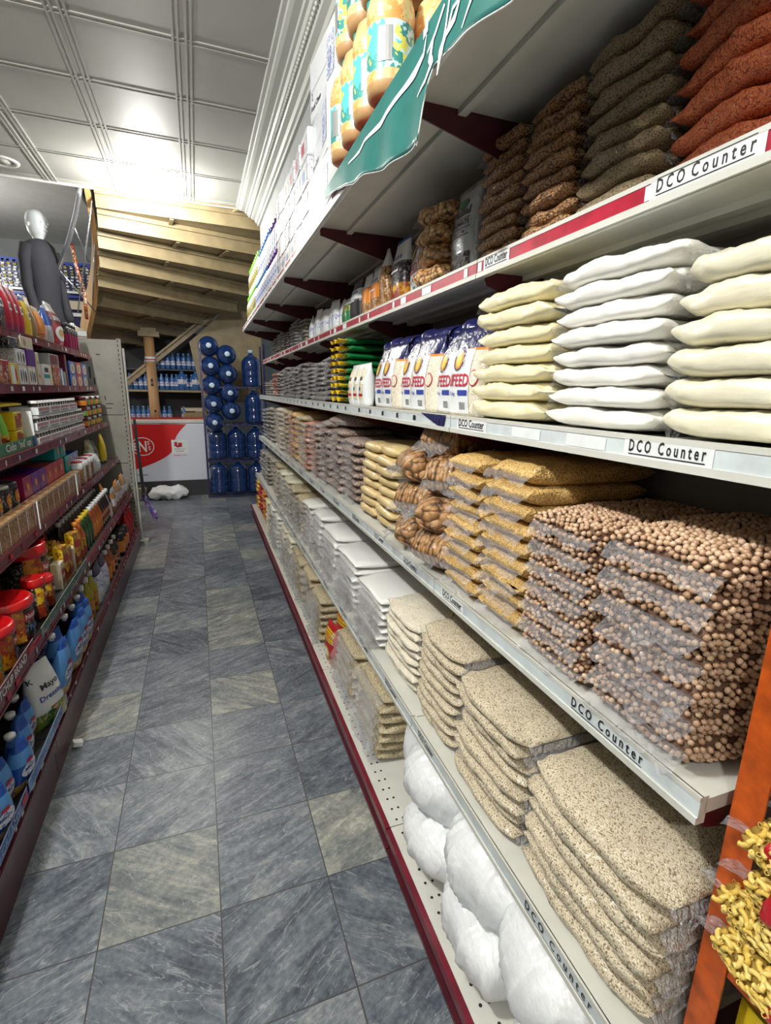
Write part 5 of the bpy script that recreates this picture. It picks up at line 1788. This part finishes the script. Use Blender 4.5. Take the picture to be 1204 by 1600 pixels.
# top shelf of the left gondola
lp('dark_pack', 'pale and dark packet at the left edge of the left top shelf', .11, .07, .20, [(.5, 'greytan'), (1, 'whiteart')], 3.00, 5, seed=1)
lp('blue_black_pack', 'tall blue black packet with small white tag, left top shelf', .13, .08, .25, [(.3, 'blackart'), (1, 'navy')], 3.13, 5, decor=d_tag, seed=2)
for i in range(3):
    lp('magenta_pack', 'tall magenta packet, %s of three on the left top shelf' % ['nearest', 'middle', 'farthest'][i], .09, .07, .25, [(.2, 'magenta'), (.8, 'ink_red'), (1, 'magenta')], 3.26 + i * .095, 5, decor=d_tag, seed=3 + i, group='magenta packets')
lp('yellow_pack', 'yellow packet beside the magenta packets on the left top shelf', .10, .06, .235, [(.86, 'yellow'), (1, 'blue')], 3.58, 5, decor=d_tag, seed=6)
lp('brown_pack', 'dark brown packet between yellow and orange packets, left top shelf', .07, .06, .20, [(1, 'card')], 3.69, 5, seed=7)
lp('orange_pack', 'orange pouch on the left top shelf before the large flour pouch', .20, .08, .21, [(.25, 'redart'), (.85, 'orangep'), (1, 'card')], 3.86, 5, seed=8, topw=.7)
lp('blue_silver_pack', 'blue and silver pouch leaning beside the orange pouch', .15, .07, .24, [(.5, 'silverpack'), (1, 'blue')], 4.06, 5, seed=9, topw=.7)


def d_flour(mb, fr, w, h):
    f, g = offs(fr, .0018), offs(fr, .0028)
    mb.disc(0, h * .32, w * .34, h * .17, f, 'paper', 24, 3); mb.disc(0, h * .34, w * .2, h * .09, g, 'goldgrain', 20, 2)
    mb.quad(-w * .35, h * .60, w * .35, h * .70, f, 'silverpack', 5)


lp('flour_pouch', 'large red and white flour pouch bulging over the left top shelf', .34, .13, .30, [(.12, 'brightred'), (.5, 'redmat'), (.78, 'maroon'), (1, 'silverpack')], 4.32, 5, decor=d_flour, seed=10, topw=.55)
for i in range(4):
    o = empty('spray_can', (XL[5] - .05 - .0 * i, 4.60 + i * .085, ZL[5] + .001), RZL, 'black and red spray can, %s at the end of the left top shelf' % nth(i), 'can', 'black spray cans')
    MB().lathe([(.034, 0), (.036, .004, 'magenta'), (.036, .12, 'blackart'), (.036, .16), (.026, .175)], 'darkgrey', 18).build('can_body', o)
    MB().lathe([(.026, .174), (.026, .20), (.02, .205)], 'darkgrey', 16).build('cap', o)
for i in range(4):
    lp('teal_orange_pack', 'orange and teal packet in the back row of the left top shelf, %s' % nth(i), .14, .06, .30, [(.7, 'orangep'), (1, 'teal' if i < 2 else 'orangep')], 3.02 + i * .15, 5, back=.13, seed=i, topw=.8, group='orange and teal packets')

# shelf with remedies and small cartons
SH = [('q', .05, .1, .95, .9, 'paper'), ('d', .25, .5, .07, .3, 'darkgrey'), ('d', .5, .5, .06, .35, 'blackart'), ('d', .75, .45, .09, .3, 'darkgrey')]
C4 = [(2.92, .16, .12, 'redart', [], 0, 'red and green'), (3.06, .12, .11, 'yellow', [('q', .1, .1, .6, .9, 'paper'), ('d', .7, .5, .1, .3, 'redmat')], 0, 'yellow and white'),
      (3.20, .15, .105, 'cream_card', SH, 0, 'white with dark figures'), (3.36, .14, .105, 'cream_card', SH, 0, 'white with dark figures'),
      (3.20, .17, .08, 'whiteart', SH, .107, 'pale grey with dark figures'), (3.38, .15, .09, 'purple', [('q', .15, .2, .8, .8, 'ink_purple')], .107, 'purple'),
      (3.12, .15, .05, 'blackart', [], .188, 'black'), (3.50, .06, .19, 'cream_card', [('d', .5, .7, .2, .06, 'card'), ('d', .5, .3, .2, .06, 'card')], 0, 'narrow tan'),
      (3.34, .22, .06, 'cream_card', [('d', .3, .5, .1, .3, 'card')], .198, 'wide tan'),
      (3.66, .13, .13, 'whitepack', [('q', 0, .38, 1, .55, 'teal'), ('q', .2, .65, .8, .85, 'darkgrey')], 0, 'white and green'), (3.76, .05, .13, 'cream', [], 0, 'slim cream'),
      (3.90, .20, .13, 'redart', [], 0, 'red floral'), (4.04, .07, .12, 'skyblue', [('q', .2, .1, .8, .9, 'paper')], 0, 'pale blue'),
      (3.88, .24, .07, 'silverpack', [('q', .1, .1, .9, .9, 'maroon')], .132, 'silver and maroon'), (4.12, .06, .10, 'greymetal', [], 0, 'grey')]
for i, (y, w, h, m, dec, z, nm) in enumerate(C4):
    lc('small_carton', nm + ' small carton on second left shelf, ' + nth(i) + ' from near side', 'carton', w * .96, .12, h, m, dec, y, 4, z=z, back=.0)
tag(MB().box((-.94, 4.22, ZL[4] + .11), (.17, .05, .22), 'maroon').build('partition'), 'maroon upright partition on the second left shelf', 'partition')
for i in range(6):
    c, r_ = i % 3, i // 3
    lc('cream_box', 'blue, red and cream box beyond the partition, %s row, %s' % (['lower', 'upper'][r_], nth(c)), 'box', .20, .12, .09, 'blue' if c != 1 else 'redmat',
       [('d', .5, .45, .3, .4, 'cream_card'), ('d', .5, .45, .12, .25, 'card')], 4.38 + c * .215, 4, z=r_ * .092, group='patterned boxes beyond the partition')

# third shelf: display carton, white cartons, jars
o = empty('display_carton', (XL[3] - .09, 2.76, ZL[3] + .001), RZL, 'brown display carton with green and yellow packs at the left edge', 'carton')
MB().box((0, .06, .10), (.60, .005, .20), 'card').box((-.30, 0, .10), (.005, .13, .20), 'card').box((.30, 0, .09), (.006, .14, .18), 'paper').box((0, 0, .003), (.6, .13, .006), 'card').build('tray', o)
mb = MB().box((0, -.072, .028), (.60, .006, .062), 'green')
f = flatfront(-.0765)
mb.text("Cido  'nd' up", .36, .045, lambda x, z: f(-.16 + x, .010 + z), 'paper').quad(.24, .008, .28, .05, f, 'ink_blue')
mb.build('green_sign_strip', o)
MB().box((-.02, 0.0, .222), (.5, .10, .008), 'yellow', rx=.1).build('yellow_flap', o)
lc('grey_carton', 'plain grey brown carton in the display tray', 'carton', .14, .10, .17, 'card', [], 2.56, 3, z=.008, back=.02)


def d_green(mb, fr, w, h): mb.quad(-w * .3, h * .2, w * .3, h * .35, offs(fr, .002), 'yelart', 2)


lp('green_stick_pack', 'slim green and yellow packet in the display tray', .055, .04, .17, [(.45, 'yelart'), (1, 'lime')], 2.76, 3, back=.03, z=.008, decor=d_green)
lc('yellow_box', 'yellow box of printed sachets in the display tray, upper', 'box', .11, .09, .085, 'yellow', [('q', .1, .1, .9, .8, 'yelart'), ('q', .5, .6, .95, .9, 'redmat')], 2.90, 3, z=.098, back=.025)
lc('yellow_box', 'yellow box of printed sachets in the display tray, lower', 'box', .11, .09, .085, 'yellow', [('q', .1, .1, .9, .8, 'yelart'), ('q', .1, .6, .6, .9, 'redmat')], 2.90, 3, z=.010, back=.025)
for r_ in range(3):
    for c in range(5 if r_ < 2 else 4):
        z0 = r_ * .078
        o = empty('jar_carton', (XL[3] - .075 - .0 * r_, 3.20 + c * .235 + (.06 if r_ == 2 else 0), ZL[3] + .001 + z0), RZL,
                  'white printed carton of jars, %s tier, %s from the display tray' % (['lowest', 'middle', 'top'][r_], nth(c)), 'carton', 'white cartons of jars')
        mb = carton(.228, .13, .040, 'paper', [('q', .04, .1, .96, .9, 'whitepack')])
        f = flatfront(-.0668)
        mb.text('NOUVO NOUVO', .20, .016, lambda x, z: f(-.10 + x, .021 + z), 'ink_red'); mb.text('NOUVO', .16, .010, lambda x, z: f(-.08 + x, .006 + z), 'black')
        mb.build('tray', o)
        mb = MB()
        for q in range(4): mb.lathe([(.025, .040), (.025, .060, 'cap'), (.025, .074), (.02, .0755)], 'glassdark', 10, (-.083 + q * .055, -.036, 0))
        mb.build('jar_tops', o)
for r_ in range(3):
    for c in range(6):
        o = empty('condiment_jar', (XL[3] - .05, 4.42 + c * .115, ZL[3] + .001 + r_ * .078), RZL, 'small dark jar with green orange label, %s tier, %s in its row' % (['lowest', 'middle', 'top'][r_], nth(c)), 'jar', 'small jars at the end of the third left shelf')
        MB().lathe([(.038, 0), (.042, .006), (.042, .012, 'grnart' if (c + r_) % 2 else 'orangep'), (.042, .048), (.036, .058)], 'glassdark', 14).build('jar_body', o)
        MB().lathe([(.038, .057), (.038, .073), (.034, .076)], 'cap' if c % 2 else 'maroon', 14).build('lid', o)

# fourth shelf: cookie packs in front, cans and boxes behind
for i in range(16):
    lc('cookie_pack', 'clear fronted cookie pack, %s along the fourth left shelf' % nth(i), 'pack', .108, .05, .115, 'cookieart', [('q', 0.02, .0, .10, 1, 'paper'), ('q', .1, .92, .9, 1, 'cream_card')], 1.90 + i * .112, 2, group='cookie packs')
for i, y in enumerate((1.96, 2.62, 3.42)):
    tag(MB().box((XL[2] + .008, y, ZL[2] + .06), (.004, .010, .13), 'paper').build('shelf_divider'), 'white upright divider strip before the cookie packs, %s' % ['nearest', 'middle', 'farthest'][i], 'divider')
for i in range(7):
    o = empty('black_tin', (XL[2] - .11, 1.98 + i * .108, ZL[2] + .001), RZL, 'black tin with orange picture behind the cookie packs, %s' % nth(i), 'tin', 'black tins')
    MB().lathe([(.048, 0), (.050, .004), (.050, .205), (.046, .208)], 'blackart', 22).build('tin_body', o)
    mb = MB()
    fnc = lambda x, z: (.0508 * math.sin(x / .05), -.0508 * math.cos(x / .05), z)
    mb.disc(0, .155, .024, .030, fnc, 'orangep', 16, 3).disc(0, .155, .013, .018, lambda x, z: (.0514 * math.sin(x / .05), -.0514 * math.cos(x / .05), z), 'yelart', 12, 2)
    mb.build('label_picture', o)
    MB().lathe([(.049, .205), (.049, .215), (.043, .217)], 'shelfwhite' if i % 2 else 'darkgrey', 20).build('lid', o)
PB = []
for c in range(6):
    for r_ in range(2):
        m = 'purple' if (c < 3) else 'redmat'
        if c < 3 and r_ == 1: m = 'magenta' if c == 0 else 'purple'
        nm = {'purple': 'purple', 'magenta': 'magenta', 'redmat': 'red'}[m]
        lc('small_box', '%s box behind the cookie packs, %s layer, %s from the tins' % (nm, ['lower', 'upper'][r_], nth(c)), 'box', .125, .13, .105, m,
           [('d', .5, .55, .16, .2, 'orangep'), ('d', .5, .55, .08, .1, 'yellow')], 2.80 + c * .13, 2, back=.055, z=r_ * .107, group='purple and red boxes')
for c, (m, y, z) in enumerate((('teal', 3.42, .215), ('teal', 3.56, .215), ('teal', 3.64, .11), ('blue', 3.76, .11), ('blue', 3.88, .11), ('whiteart', 3.66, 0.0), ('whiteart', 3.80, 0.0))):
    lc('tea_box', '%s box stacked at the middle of the fourth left shelf, %s' % ({'teal': 'teal', 'blue': 'blue', 'whiteart': 'white printed'}[m], nth(c)), 'box', .125, .12, .10, m,
       [('q', .1, .15, .45, .85, 'skyblue' if m == 'blue' else 'whitepack' if m == 'whiteart' else 'teal'), ('d', .7, .5, .14, .25, 'orangep')], y, 2, back=.06, z=z)
for i in range(6):
    o = empty('white_tin', (XL[2] - .05, 3.74 + i * .088, ZL[2] + .001), RZL, 'white printed tin at the far part of the fourth left shelf, %s' % nth(i), 'tin', 'white tins')
    MB().lathe([(.036, 0), (.038, .004, 'whiteart' if i % 2 else 'cookieart'), (.038, .11, 'whitepack'), (.038, .15)], 'greymetal', 16).build('tin_body', o)
    MB().lathe([(.037, .149), (.037, .158)], 'whitepack' if i % 2 else 'redmat', 16).build('lid', o)
lp('silver_bag', 'grey printed bag near the end of the fourth left shelf', .20, .08, .24, [(.4, 'whiteart'), (.7, 'greytan'), (1, 'grnart')], 4.42, 2, back=.04, seed=3)
lp('grey_bag', 'smaller grey bag beside the yellow pack, fourth left shelf', .16, .07, .22, [(.5, 'silverpack'), (1, 'blackart')], 4.62, 2, back=.05, seed=4)
lp('yellow_pack', 'bright yellow packet at the end of the fourth left shelf', .11, .06, .25, [(.1, 'blackart'), (1, 'yellow')], 4.82, 2, back=.02, seed=5)
lp('white_pouch', 'small white pouch before the grey bags, fourth left shelf', .14, .06, .13, [(1, 'whitepack')], 4.36, 2, seed=5, decor=d_tag)


# fifth shelf: tubs with red lids, packets, bottles
def tub(r, h, label, loc, rz=0.0, group=None):
    o = empty('pickle_tub', loc, RZL + rz, label, 'tub', group)
    mb = MB().lathe([(r * .90, 0), (r * .93, h * .04, 'glassdark'), (r * .96, h * .16, 'blackart'), (r * .98, h * .70, 'glassdark'), (r * .98, h * .82)], 'maroondk', 32)
    mb.build('tub_body', o)
    k = r * .985
    fc = lambda x, z, e=0.0: ((k + e) * math.sin(x / k), -(k + e) * math.cos(x / k), z)
    mb = MB()
    mb.quad(-r * 1.35, h * .10, -r * .55, h * .80, lambda x, z: fc(x, z, .0010), 'yelart', 6).quad(r * .35, h * .10, r * 1.35, h * .80, lambda x, z: fc(x, z, .0010), 'yelart', 6)
    mb.quad(-r * .55, h * .52, r * .45, h * .68, lambda x, z: fc(x, z, .0018), 'redmat', 5)
    mb.text('National', r * .85, h * .10, lambda x, z: fc(-r * .48 + x, h * .56 + z, .0026), 'paper')
    mb.text('Pickle', r * .6, h * .12, lambda x, z: fc(-r * .34 + x, h * .28 + z, .0026), 'skyblue')
    mb.build('paper_label', o)
    MB().lathe([(r * 1.0, h * .80), (r * 1.06, h * .81), (r * 1.07, h * .90), (r * 1.03, h * .93), (r * 1.03, h * .965), (r * .97, h * 1.0), (r * .85, h * .985), (0, h * .985)], 'brightred', 36).build('red_lid', o)
    return o


TX = XL[1]
tub(.10, .18, 'large red lidded pickle tub at the front of the fifth left shelf', (TX - .112, 2.14, ZL[1] + .001))
tub(.092, .165, 'red lidded pickle tub cut by the left edge', (TX - .105, 1.93, ZL[1] + .001), .4)
tub(.10, .185, 'large red lidded pickle tub just behind the front one', (TX - .325, 2.22, ZL[1] + .001), .3)
tub(.095, .275, 'tall red lidded pickle tub beyond the two near ones', (TX - .15, 2.56, ZL[1] + .001), .1)
tub(.042, .19, 'small red lidded pickle jar beside the green strip', (TX - .055, 2.33, ZL[1] + .001), .2)
tub(.045, .15, 'small red lidded pickle jar next to the spice boxes', (TX - .06, 2.46, ZL[1] + .001), .2)
tub(.075, .19, 'flat red lidded tub in the middle of the fifth left shelf', (TX - .24, 2.98, ZL[1] + .001), .3)
tub(.075, .215, 'flat red lidded tub behind the middle one', (TX - .28, 3.16, ZL[1] + .001), .5)
lc('green_pack', 'green and orange box at the left edge beneath the red lid', 'box', .10, .06, .16, 'grnart', [('d', .5, .3, .3, .2, 'orangep')], 1.745, 1, back=.0)
for i in range(9):
    h = .13 + .03 * (i % 3)
    lc('spice_box', 'yellow and red spice box on the fifth left shelf, %s' % nth(i), 'box', .07, .045, h, 'yelart' if i % 3 else 'cream_card', [('q', .1, .55, .9, .75, 'redmat'), ('q', .15, .1, .85, .45, 'yelart')],
       2.70 + (i // 2) * .085, 1, back=.02 + .065 * (i % 2), rz=R.uniform(-.3, .3), group='spice boxes')
for i in range(5):
    lc('spice_box', 'yellow spice box in the back row behind the small jars, %s' % nth(i), 'box', .075, .05, .22, 'yelart', [('q', .1, .55, .9, .75, 'redmat')], 2.60 + i * .085, 1, back=.30, rz=R.uniform(-.3, .3), group='spice boxes in the back row')


def bottle(kind, h=.23, r=.032):
    body, capm, lab = {'green': ('greenglass', 'yellow', 'greenglass'), 'dark': ('glassdark', 'cap', 'redart'), 'orange': ('sauce', 'orangep', 'yelart'), 'sauce': ('sauce', 'cap', 'orangep'),
                       'jar': ('glassdark', 'darkgrey', 'orangep'), 'oil': ('oil', 'cap', 'yelart'), 'ketchup': ('brightred', 'brightred', 'redmat')}[kind]
    o = empty(kind + '_bottle' if kind != 'jar' else 'sauce_jar', (0, 0, 0), 0, 'x', 'bottle')
    MB().lathe([(r * .9, 0), (r, h * .03), (r, h * .12, lab), (r, h * .5), (r * .95, h * .6), (r * .45, h * .80), (r * .4, h * .9)], body, 16).build('bottle_body', o)
    MB().lathe([(r * .5, h * .885), (r * .5, h), (r * .42, h * 1.01)], capm, 12).build('cap', o)
    return o


KN = {'green': 'green glass bottle with yellow cap', 'dark': 'dark sauce bottle with white cap', 'orange': 'orange sauce bottle with orange cap', 'sauce': 'orange bottle with white cap',
      'oil': 'yellow bottle with white cap', 'ketchup': 'red ketchup bottle'}
PROTO = {}


def put(kind, loc, label, rz=0.0, h=.23, r=.032, group=None):
    key = (kind, h, r)
    if key not in PROTO:
        PROTO[key] = bottle(kind, h, r); o = PROTO[key]
        o.location = loc; o['label'] = label
        if group: o['group'] = group
        return o
    o = dup(PROTO[key], loc, rz, label, group)
    return o


for c in range(14):
    for r_ in range(3):
        kind = 'dark' if (r_ > 0 or c > 8) else ('orange' if c < 2 else 'green' if c < 5 else 'sauce')
        x = XL[1] - .06 - .085 * r_; y = 3.16 + c * .08 + .02 * r_
        put(kind, (x, y, ZL[1] + .001), '%s on fifth left shelf, %s row, %s from tubs' % (KN[kind], ['front', 'middle', 'back'][r_], nth(c)), h=.215 + .0 * r_, group='bottles on the fifth left shelf')
for i in range(5):
    lp('snack_bag', 'brown and silver snack bag at the end of the fifth left shelf, %s' % nth(i), .15, .06, .20 + .03 * (i % 2), [(.3, 'redart'), (.6, 'whiteart'), (.85, 'cookieart'), (1, 'orangep' if i % 2 else 'silverpack')],
       4.32 + i * .16, 1, seed=i, lean=-.05, group='snack bags')
lp('leaning_pouch', 'tall pale pouch with orange top leaning before the snack bags', .10, .05, .26, [(.75, 'whiteart'), (1, 'orangep')], 4.18, 1, seed=8, lean=.2, topw=.6)
# printed strips along the fifth and bottom rails
def strip(name, label, y0, y1, z0, z1, mat, txt, tm, k, sub=None):
    o = empty(name, (XL[k] + .010, (y0 + y1) / 2, z0), RZL, label, 'sign')
    L = y1 - y0
    MB().box((0, 0, (z1 - z0) / 2), (L, .002, z1 - z0), mat).box((0, -.0012, z1 - z0 - .001), (L, .001, .002), 'shelfwhite').build('strip', o)
    mb = MB(); f = flatfront(-.0024)
    mb.text(txt, L * .8, (z1 - z0) * .62, lambda x, z: f(-L * .44 + x, (z1 - z0) * .2 + z), tm)
    mb.build('printed_words', o)
    if sub: MB().quad(L * .40, (z1 - z0) * .2, L * .48, (z1 - z0) * .8, f, sub).build('brand_mark', o)


strip('shelf_strip', 'red shelf strip with white KETCHUP BRAND lettering', 1.38, 2.02, ZL[1] + .008, ZL[1] + .058, 'maroon', "AMERICA'S KETCHUP BRAND", 'paper', 1, 'ink_red')
strip('shelf_strip', 'dark green shelf strip with faded lettering beyond the red one', 2.12, 3.00, ZL[1] + .008, ZL[1] + .05, 'greenglass', 'AUTHENTIC PICKLES NATIONAL', 'green', 1)
strip('shelf_strip', 'blue shelf strip with pale RIOUSLY CREAMY lettering', 1.12, 1.66, ZL[0] + .008, ZL[0] + .052, 'blue', 'DELICIOUSLY CREAMY', 'skyblue', 0, 'ink_red')
strip('shelf_strip', 'blue shelf strip nearer the mayonnaise pouch', 1.68, 2.20, ZL[0] + .008, ZL[0] + .052, 'skyblue', 'DELICIOUSLY CREAMY', 'blue', 0)
for y0, y1 in ((2.9, 3.5), (3.6, 4.4)):
    pass


# bottom shelf: spouted pouches and bottles
def d_mayo(mb, fr, w, h):
    f, g = offs(fr, .0018), offs(fr, .0028)
    mb.disc(0, h * .44, w * .30, h * .13, f, 'blueart', 24, 3, tilt=.3)
    mb.quad(-w * .12, h * .56, w * .12, h * .62, g, 'ink_red', 3)
    mb.text('Mayo', w * .4, h * .07, lambda x, z: g(-w * .2 + x, h * .42 + z), 'ink_blue')
    mb.disc(w * .12, h * .15, w * .3, h * .12, f, 'pinkart', 20, 2)


def spout(o, fr, w, h):
    mb = MB().lathe([(.010, h * .97), (.010, h * 1.015, 'cap'), (.016, h * 1.016), (.016, h * 1.075), (.012, h * 1.085)], 'cap', 14)
    mb.build('screw_cap', o)


MY = [(1.52, .0, .19, 'nearest, cut by the left edge'), (1.63, .03, .19, 'second from the left edge'), (1.73, .0, .19, 'third from the left edge'), (1.74, .12, .19, 'behind the third'),
      (1.84, .03, .20, 'fourth from the left edge'), (1.85, .13, .20, 'behind the fourth'), (1.95, .05, .20, 'just before the white pouch'),
      (2.28, .0, .27, 'large, beside the white pouch'), (2.40, .05, .27, 'large, second beyond the white pouch'), (2.50, .0, .26, 'large, third beyond the white pouch'), (2.52, .13, .26, 'large, behind the third'),
      (2.64, .0, .25, 'fourth beyond the white pouch'), (2.66, .12, .25, 'behind the fourth beyond the white pouch'), (2.76, .0, .25, 'last before the yellow bottles'), (2.86, .04, .25, 'tucked beside the yellow bottles')]
for i, (y, b, h, t) in enumerate(MY):
    lp('mayonnaise_pouch', 'blue spouted mayonnaise pouch, ' + t, .14 if h > .22 else .115, .07, h, [(.22, 'pinkart'), (.85, 'skyblue'), (1, 'blue')] if i % 2 else [(.22, 'pinkart'), (.55, 'blue'), (.8, 'skyblue'), (1, 'blue')],
       y, 0, back=-.012 + b, decor=d_mayo, seed=i, topw=.35, lean=(-.16 if b < .08 else 0), rz=R.uniform(-.5, -.1), cat='pouch', group='blue mayonnaise pouches', parts=spout)


def d_white(mb, fr, w, h):
    f = offs(fr, .002); g = offs(fr, .003)
    mb.text('Mayo', w * .5, h * .12, lambda x, z: f(-w * .2 + x, h * .58 + z), 'darkgrey')
    mb.text('Dressing', w * .66, h * .11, lambda x, z: f(-w * .30 + x, h * .42 + z), 'ink_blue')
    mb.quad(-w * .1, h * .06, w * .42, h * .30, f, 'grnart', 4)
    mb.text('K', w * .1, h * .08, lambda x, z: f(-w * .38 + x, h * .76 + z), 'darkgrey')


lp('dressing_pouch', 'white mayo dressing pouch with dark words and green leaves', .175, .08, .255, [(.25, 'grnart'), (1, 'whitepack')], 2.10, 0, back=-.02, decor=d_white, seed=2, topw=.65, lean=.10, rz=-.45, cat='pouch')
for i in range(5):
    put('oil', (XL[0] - .06 - .09 * (i % 2), 2.96 + i * .062, ZL[0] + .001), 'yellow bottle with white cap on the bottom left shelf, %s' % nth(i), h=.25, r=.036, group='yellow bottles')
for i in range(2):
    lp('patterned_pouch', 'white and navy patterned pouch on the bottom left shelf, %s' % ['nearer', 'farther'][i], .17, .07, .24, [(.75, 'blueart'), (1, 'navy')], 3.36 + i * .17, 0, seed=i, group='patterned pouches')
for i in range(8):
    k = 'sauce' if i < 4 else 'dark'
    put(k, (XL[0] - .055 - .085 * (i % 2), 3.70 + i * .065, ZL[0] + .001), '%s on the bottom left shelf, %s from the patterned pouches' % (KN[k], nth(i)), h=.22, r=.034, group='sauce bottles on the bottom left shelf')
for i in range(3):
    o = empty('sauce_jar', (XL[0] - .06, 4.30 + i * .12, ZL[0] + .001), RZL + .3, 'dark jar with orange label on the bottom left shelf, %s' % nth(i), 'jar', 'orange labelled jars')
    MB().lathe([(.048, 0), (.052, .01), (.052, .03, 'orangep'), (.052, .12), (.045, .15)], 'glassdark', 20).build('jar_body', o)
    MB().lathe([(.046, .149), (.046, .18), (.04, .183)], 'darkgrey', 20).build('lid', o)
    mb = MB().quad(-.02, .045, .02, .105, lambda x, z: (.0528 * math.sin(x / .052), -.0528 * math.cos(x / .052), z), 'paper', 3)
    mb.build('white_ticket', o)
for i in range(6):
    put('ketchup', (XL[0] - .05 - .08 * (i % 2), 4.70 + i * .07, ZL[0] + .001), 'red ketchup bottle at the far end of the bottom left shelf, %s' % nth(i), h=.27, r=.034, group='ketchup bottles')

# white scrap on the floor by the left plinth
tag(MB().box((0, 0, .012), (.035, .03, .02), 'paper', ry=.3, rz=.4).build('paper_scrap', None, (-.575, 2.16, .003)), 'small white paper scrap on the floor by the left plinth', 'paper')

# ================================================================== ORANGE RACK AT THE NEAR RIGHT
RS = .87   # the rack stands just in front of the gondola end


def rk(x, y, z): return (x * RS, y * RS, 1.5 + (z - 1.5) * RS)


o = empty('orange_rack', rk(.938, -.005, 0), 0, 'orange angle iron rack in the right foreground corner', 'rack')
o.scale = (RS, RS, RS)
for xx, yy in ((-.18, .40), (.18, .40), (-.18, -.55), (.18, -.55)):
    sx = 1 if xx < 0 else -1
    sy = -1 if yy > 0 else 1
    mb = MB().box((xx, yy, .62), (.004, .044, 1.66), 'orange').box((xx + sx * .019, yy - sy * .022, .62), (.038, .004, 1.66), 'orange')
    mb.build('post', o)
for zz in (.19, .60, 1.03, 1.42):
    mb = MB()
    for xx in (-.176, .176): mb.box((xx, -.07, zz - .012), (.004, .93, .040), 'orange').box((xx * .93, -.07, zz + .007), (.03, .93, .003), 'orange')
    for yy in (.385, -.535): mb.box((0, yy, zz - .012), (.35, .004, .040), 'orange')
    mb.build('beam', o)
    MB().box((0, -.07, zz + .011), (.345, .92, .005), 'card').build('shelf_board', o)
PST = [(.285, .78, .617, 0.0), (.30, .795, .682, -.05), (.27, .80, .747, .08), (.285, .80, .812, .02), (.255, .81, .877, -.1)]
PM = [pasta_mesh(.30, .15, .065, q_) for q_ in (0, 1)]
for i, (y, x, z, r_) in enumerate(PST):
    L = .30
    o = empty('pasta_bag', rk(x, y - .045, z + .012), math.pi / 2 + r_, 'clear bag of elbow pasta on the orange rack, %s' % ORD[4 - i], 'bag', 'elbow pasta bags')
    o.scale = (RS, RS, RS)
    link_mesh('contents', PM[i % 2], o)
    dx_ = (.03, .025, .085, .08, .02)[i]
    link_mesh('seal_flap', flap_mesh(.12, .045, i, 'film', .2), o, (L * .485, 0, .032))
    me = bag_mesh(L * .17, .158, .074, 'redmat', i % 2, 10, 28, 14.0)
    q = link_mesh('red_label', me, o, (dx_, 0, -.004))
    mb = MB()
    mb.disc(dx_ - .015, -.04, .028, .036, lambda a, b: (a, b, .0745), 'paper', 20, 1)
    mb.text('Roma', .045, .020, lambda a, b: (dx_ - .025 + b, -.018 - a, .0752), 'ink_red')
    mb.build('brand_oval', o)
for i in range(2):
    bag_thing('silver_pack', .22, .14, .05, 'silverpack', i, rk(.905, .30, 1.048 + i * .06), math.pi / 2 + .1 * i, 'silvery crumpled packet on the upper orange rack shelf, %s' % ['lower', 'upper'][i], 'packet', None, True, (1,), .2).scale = (RS, RS, RS)
for i, (y, x, r_) in enumerate(((.285, .855, -.12), (.11, .87, .05))):
    mb = carton(.15, .12, .30, 'yellow', [('q', .15, .62, .75, .70, 'black'), ('q', .15, .50, .60, .56, 'black')])
    f = lambda a, b: (a, b, .3006)
    mb.quad(-.03, -.06, .045, .06, f, 'redmat')
    mb.disc(.005, 0, .036, .045, lambda a, b: (a, b, .3012), 'paper', 24, 1)
    mb.text('Roma', .06, .022, lambda a, b: (-.024 + a, -.011 + b, .3018), 'ink_purple')
    tag(mb.build('macaroni_carton', None, rk(x, y, .2085), -math.pi / 2 + r_), 'yellow and red macaroni carton on the lower orange rack shelf, %s' % ['nearer the post', 'farther from the post'][i], 'carton').scale = (RS, RS, RS)
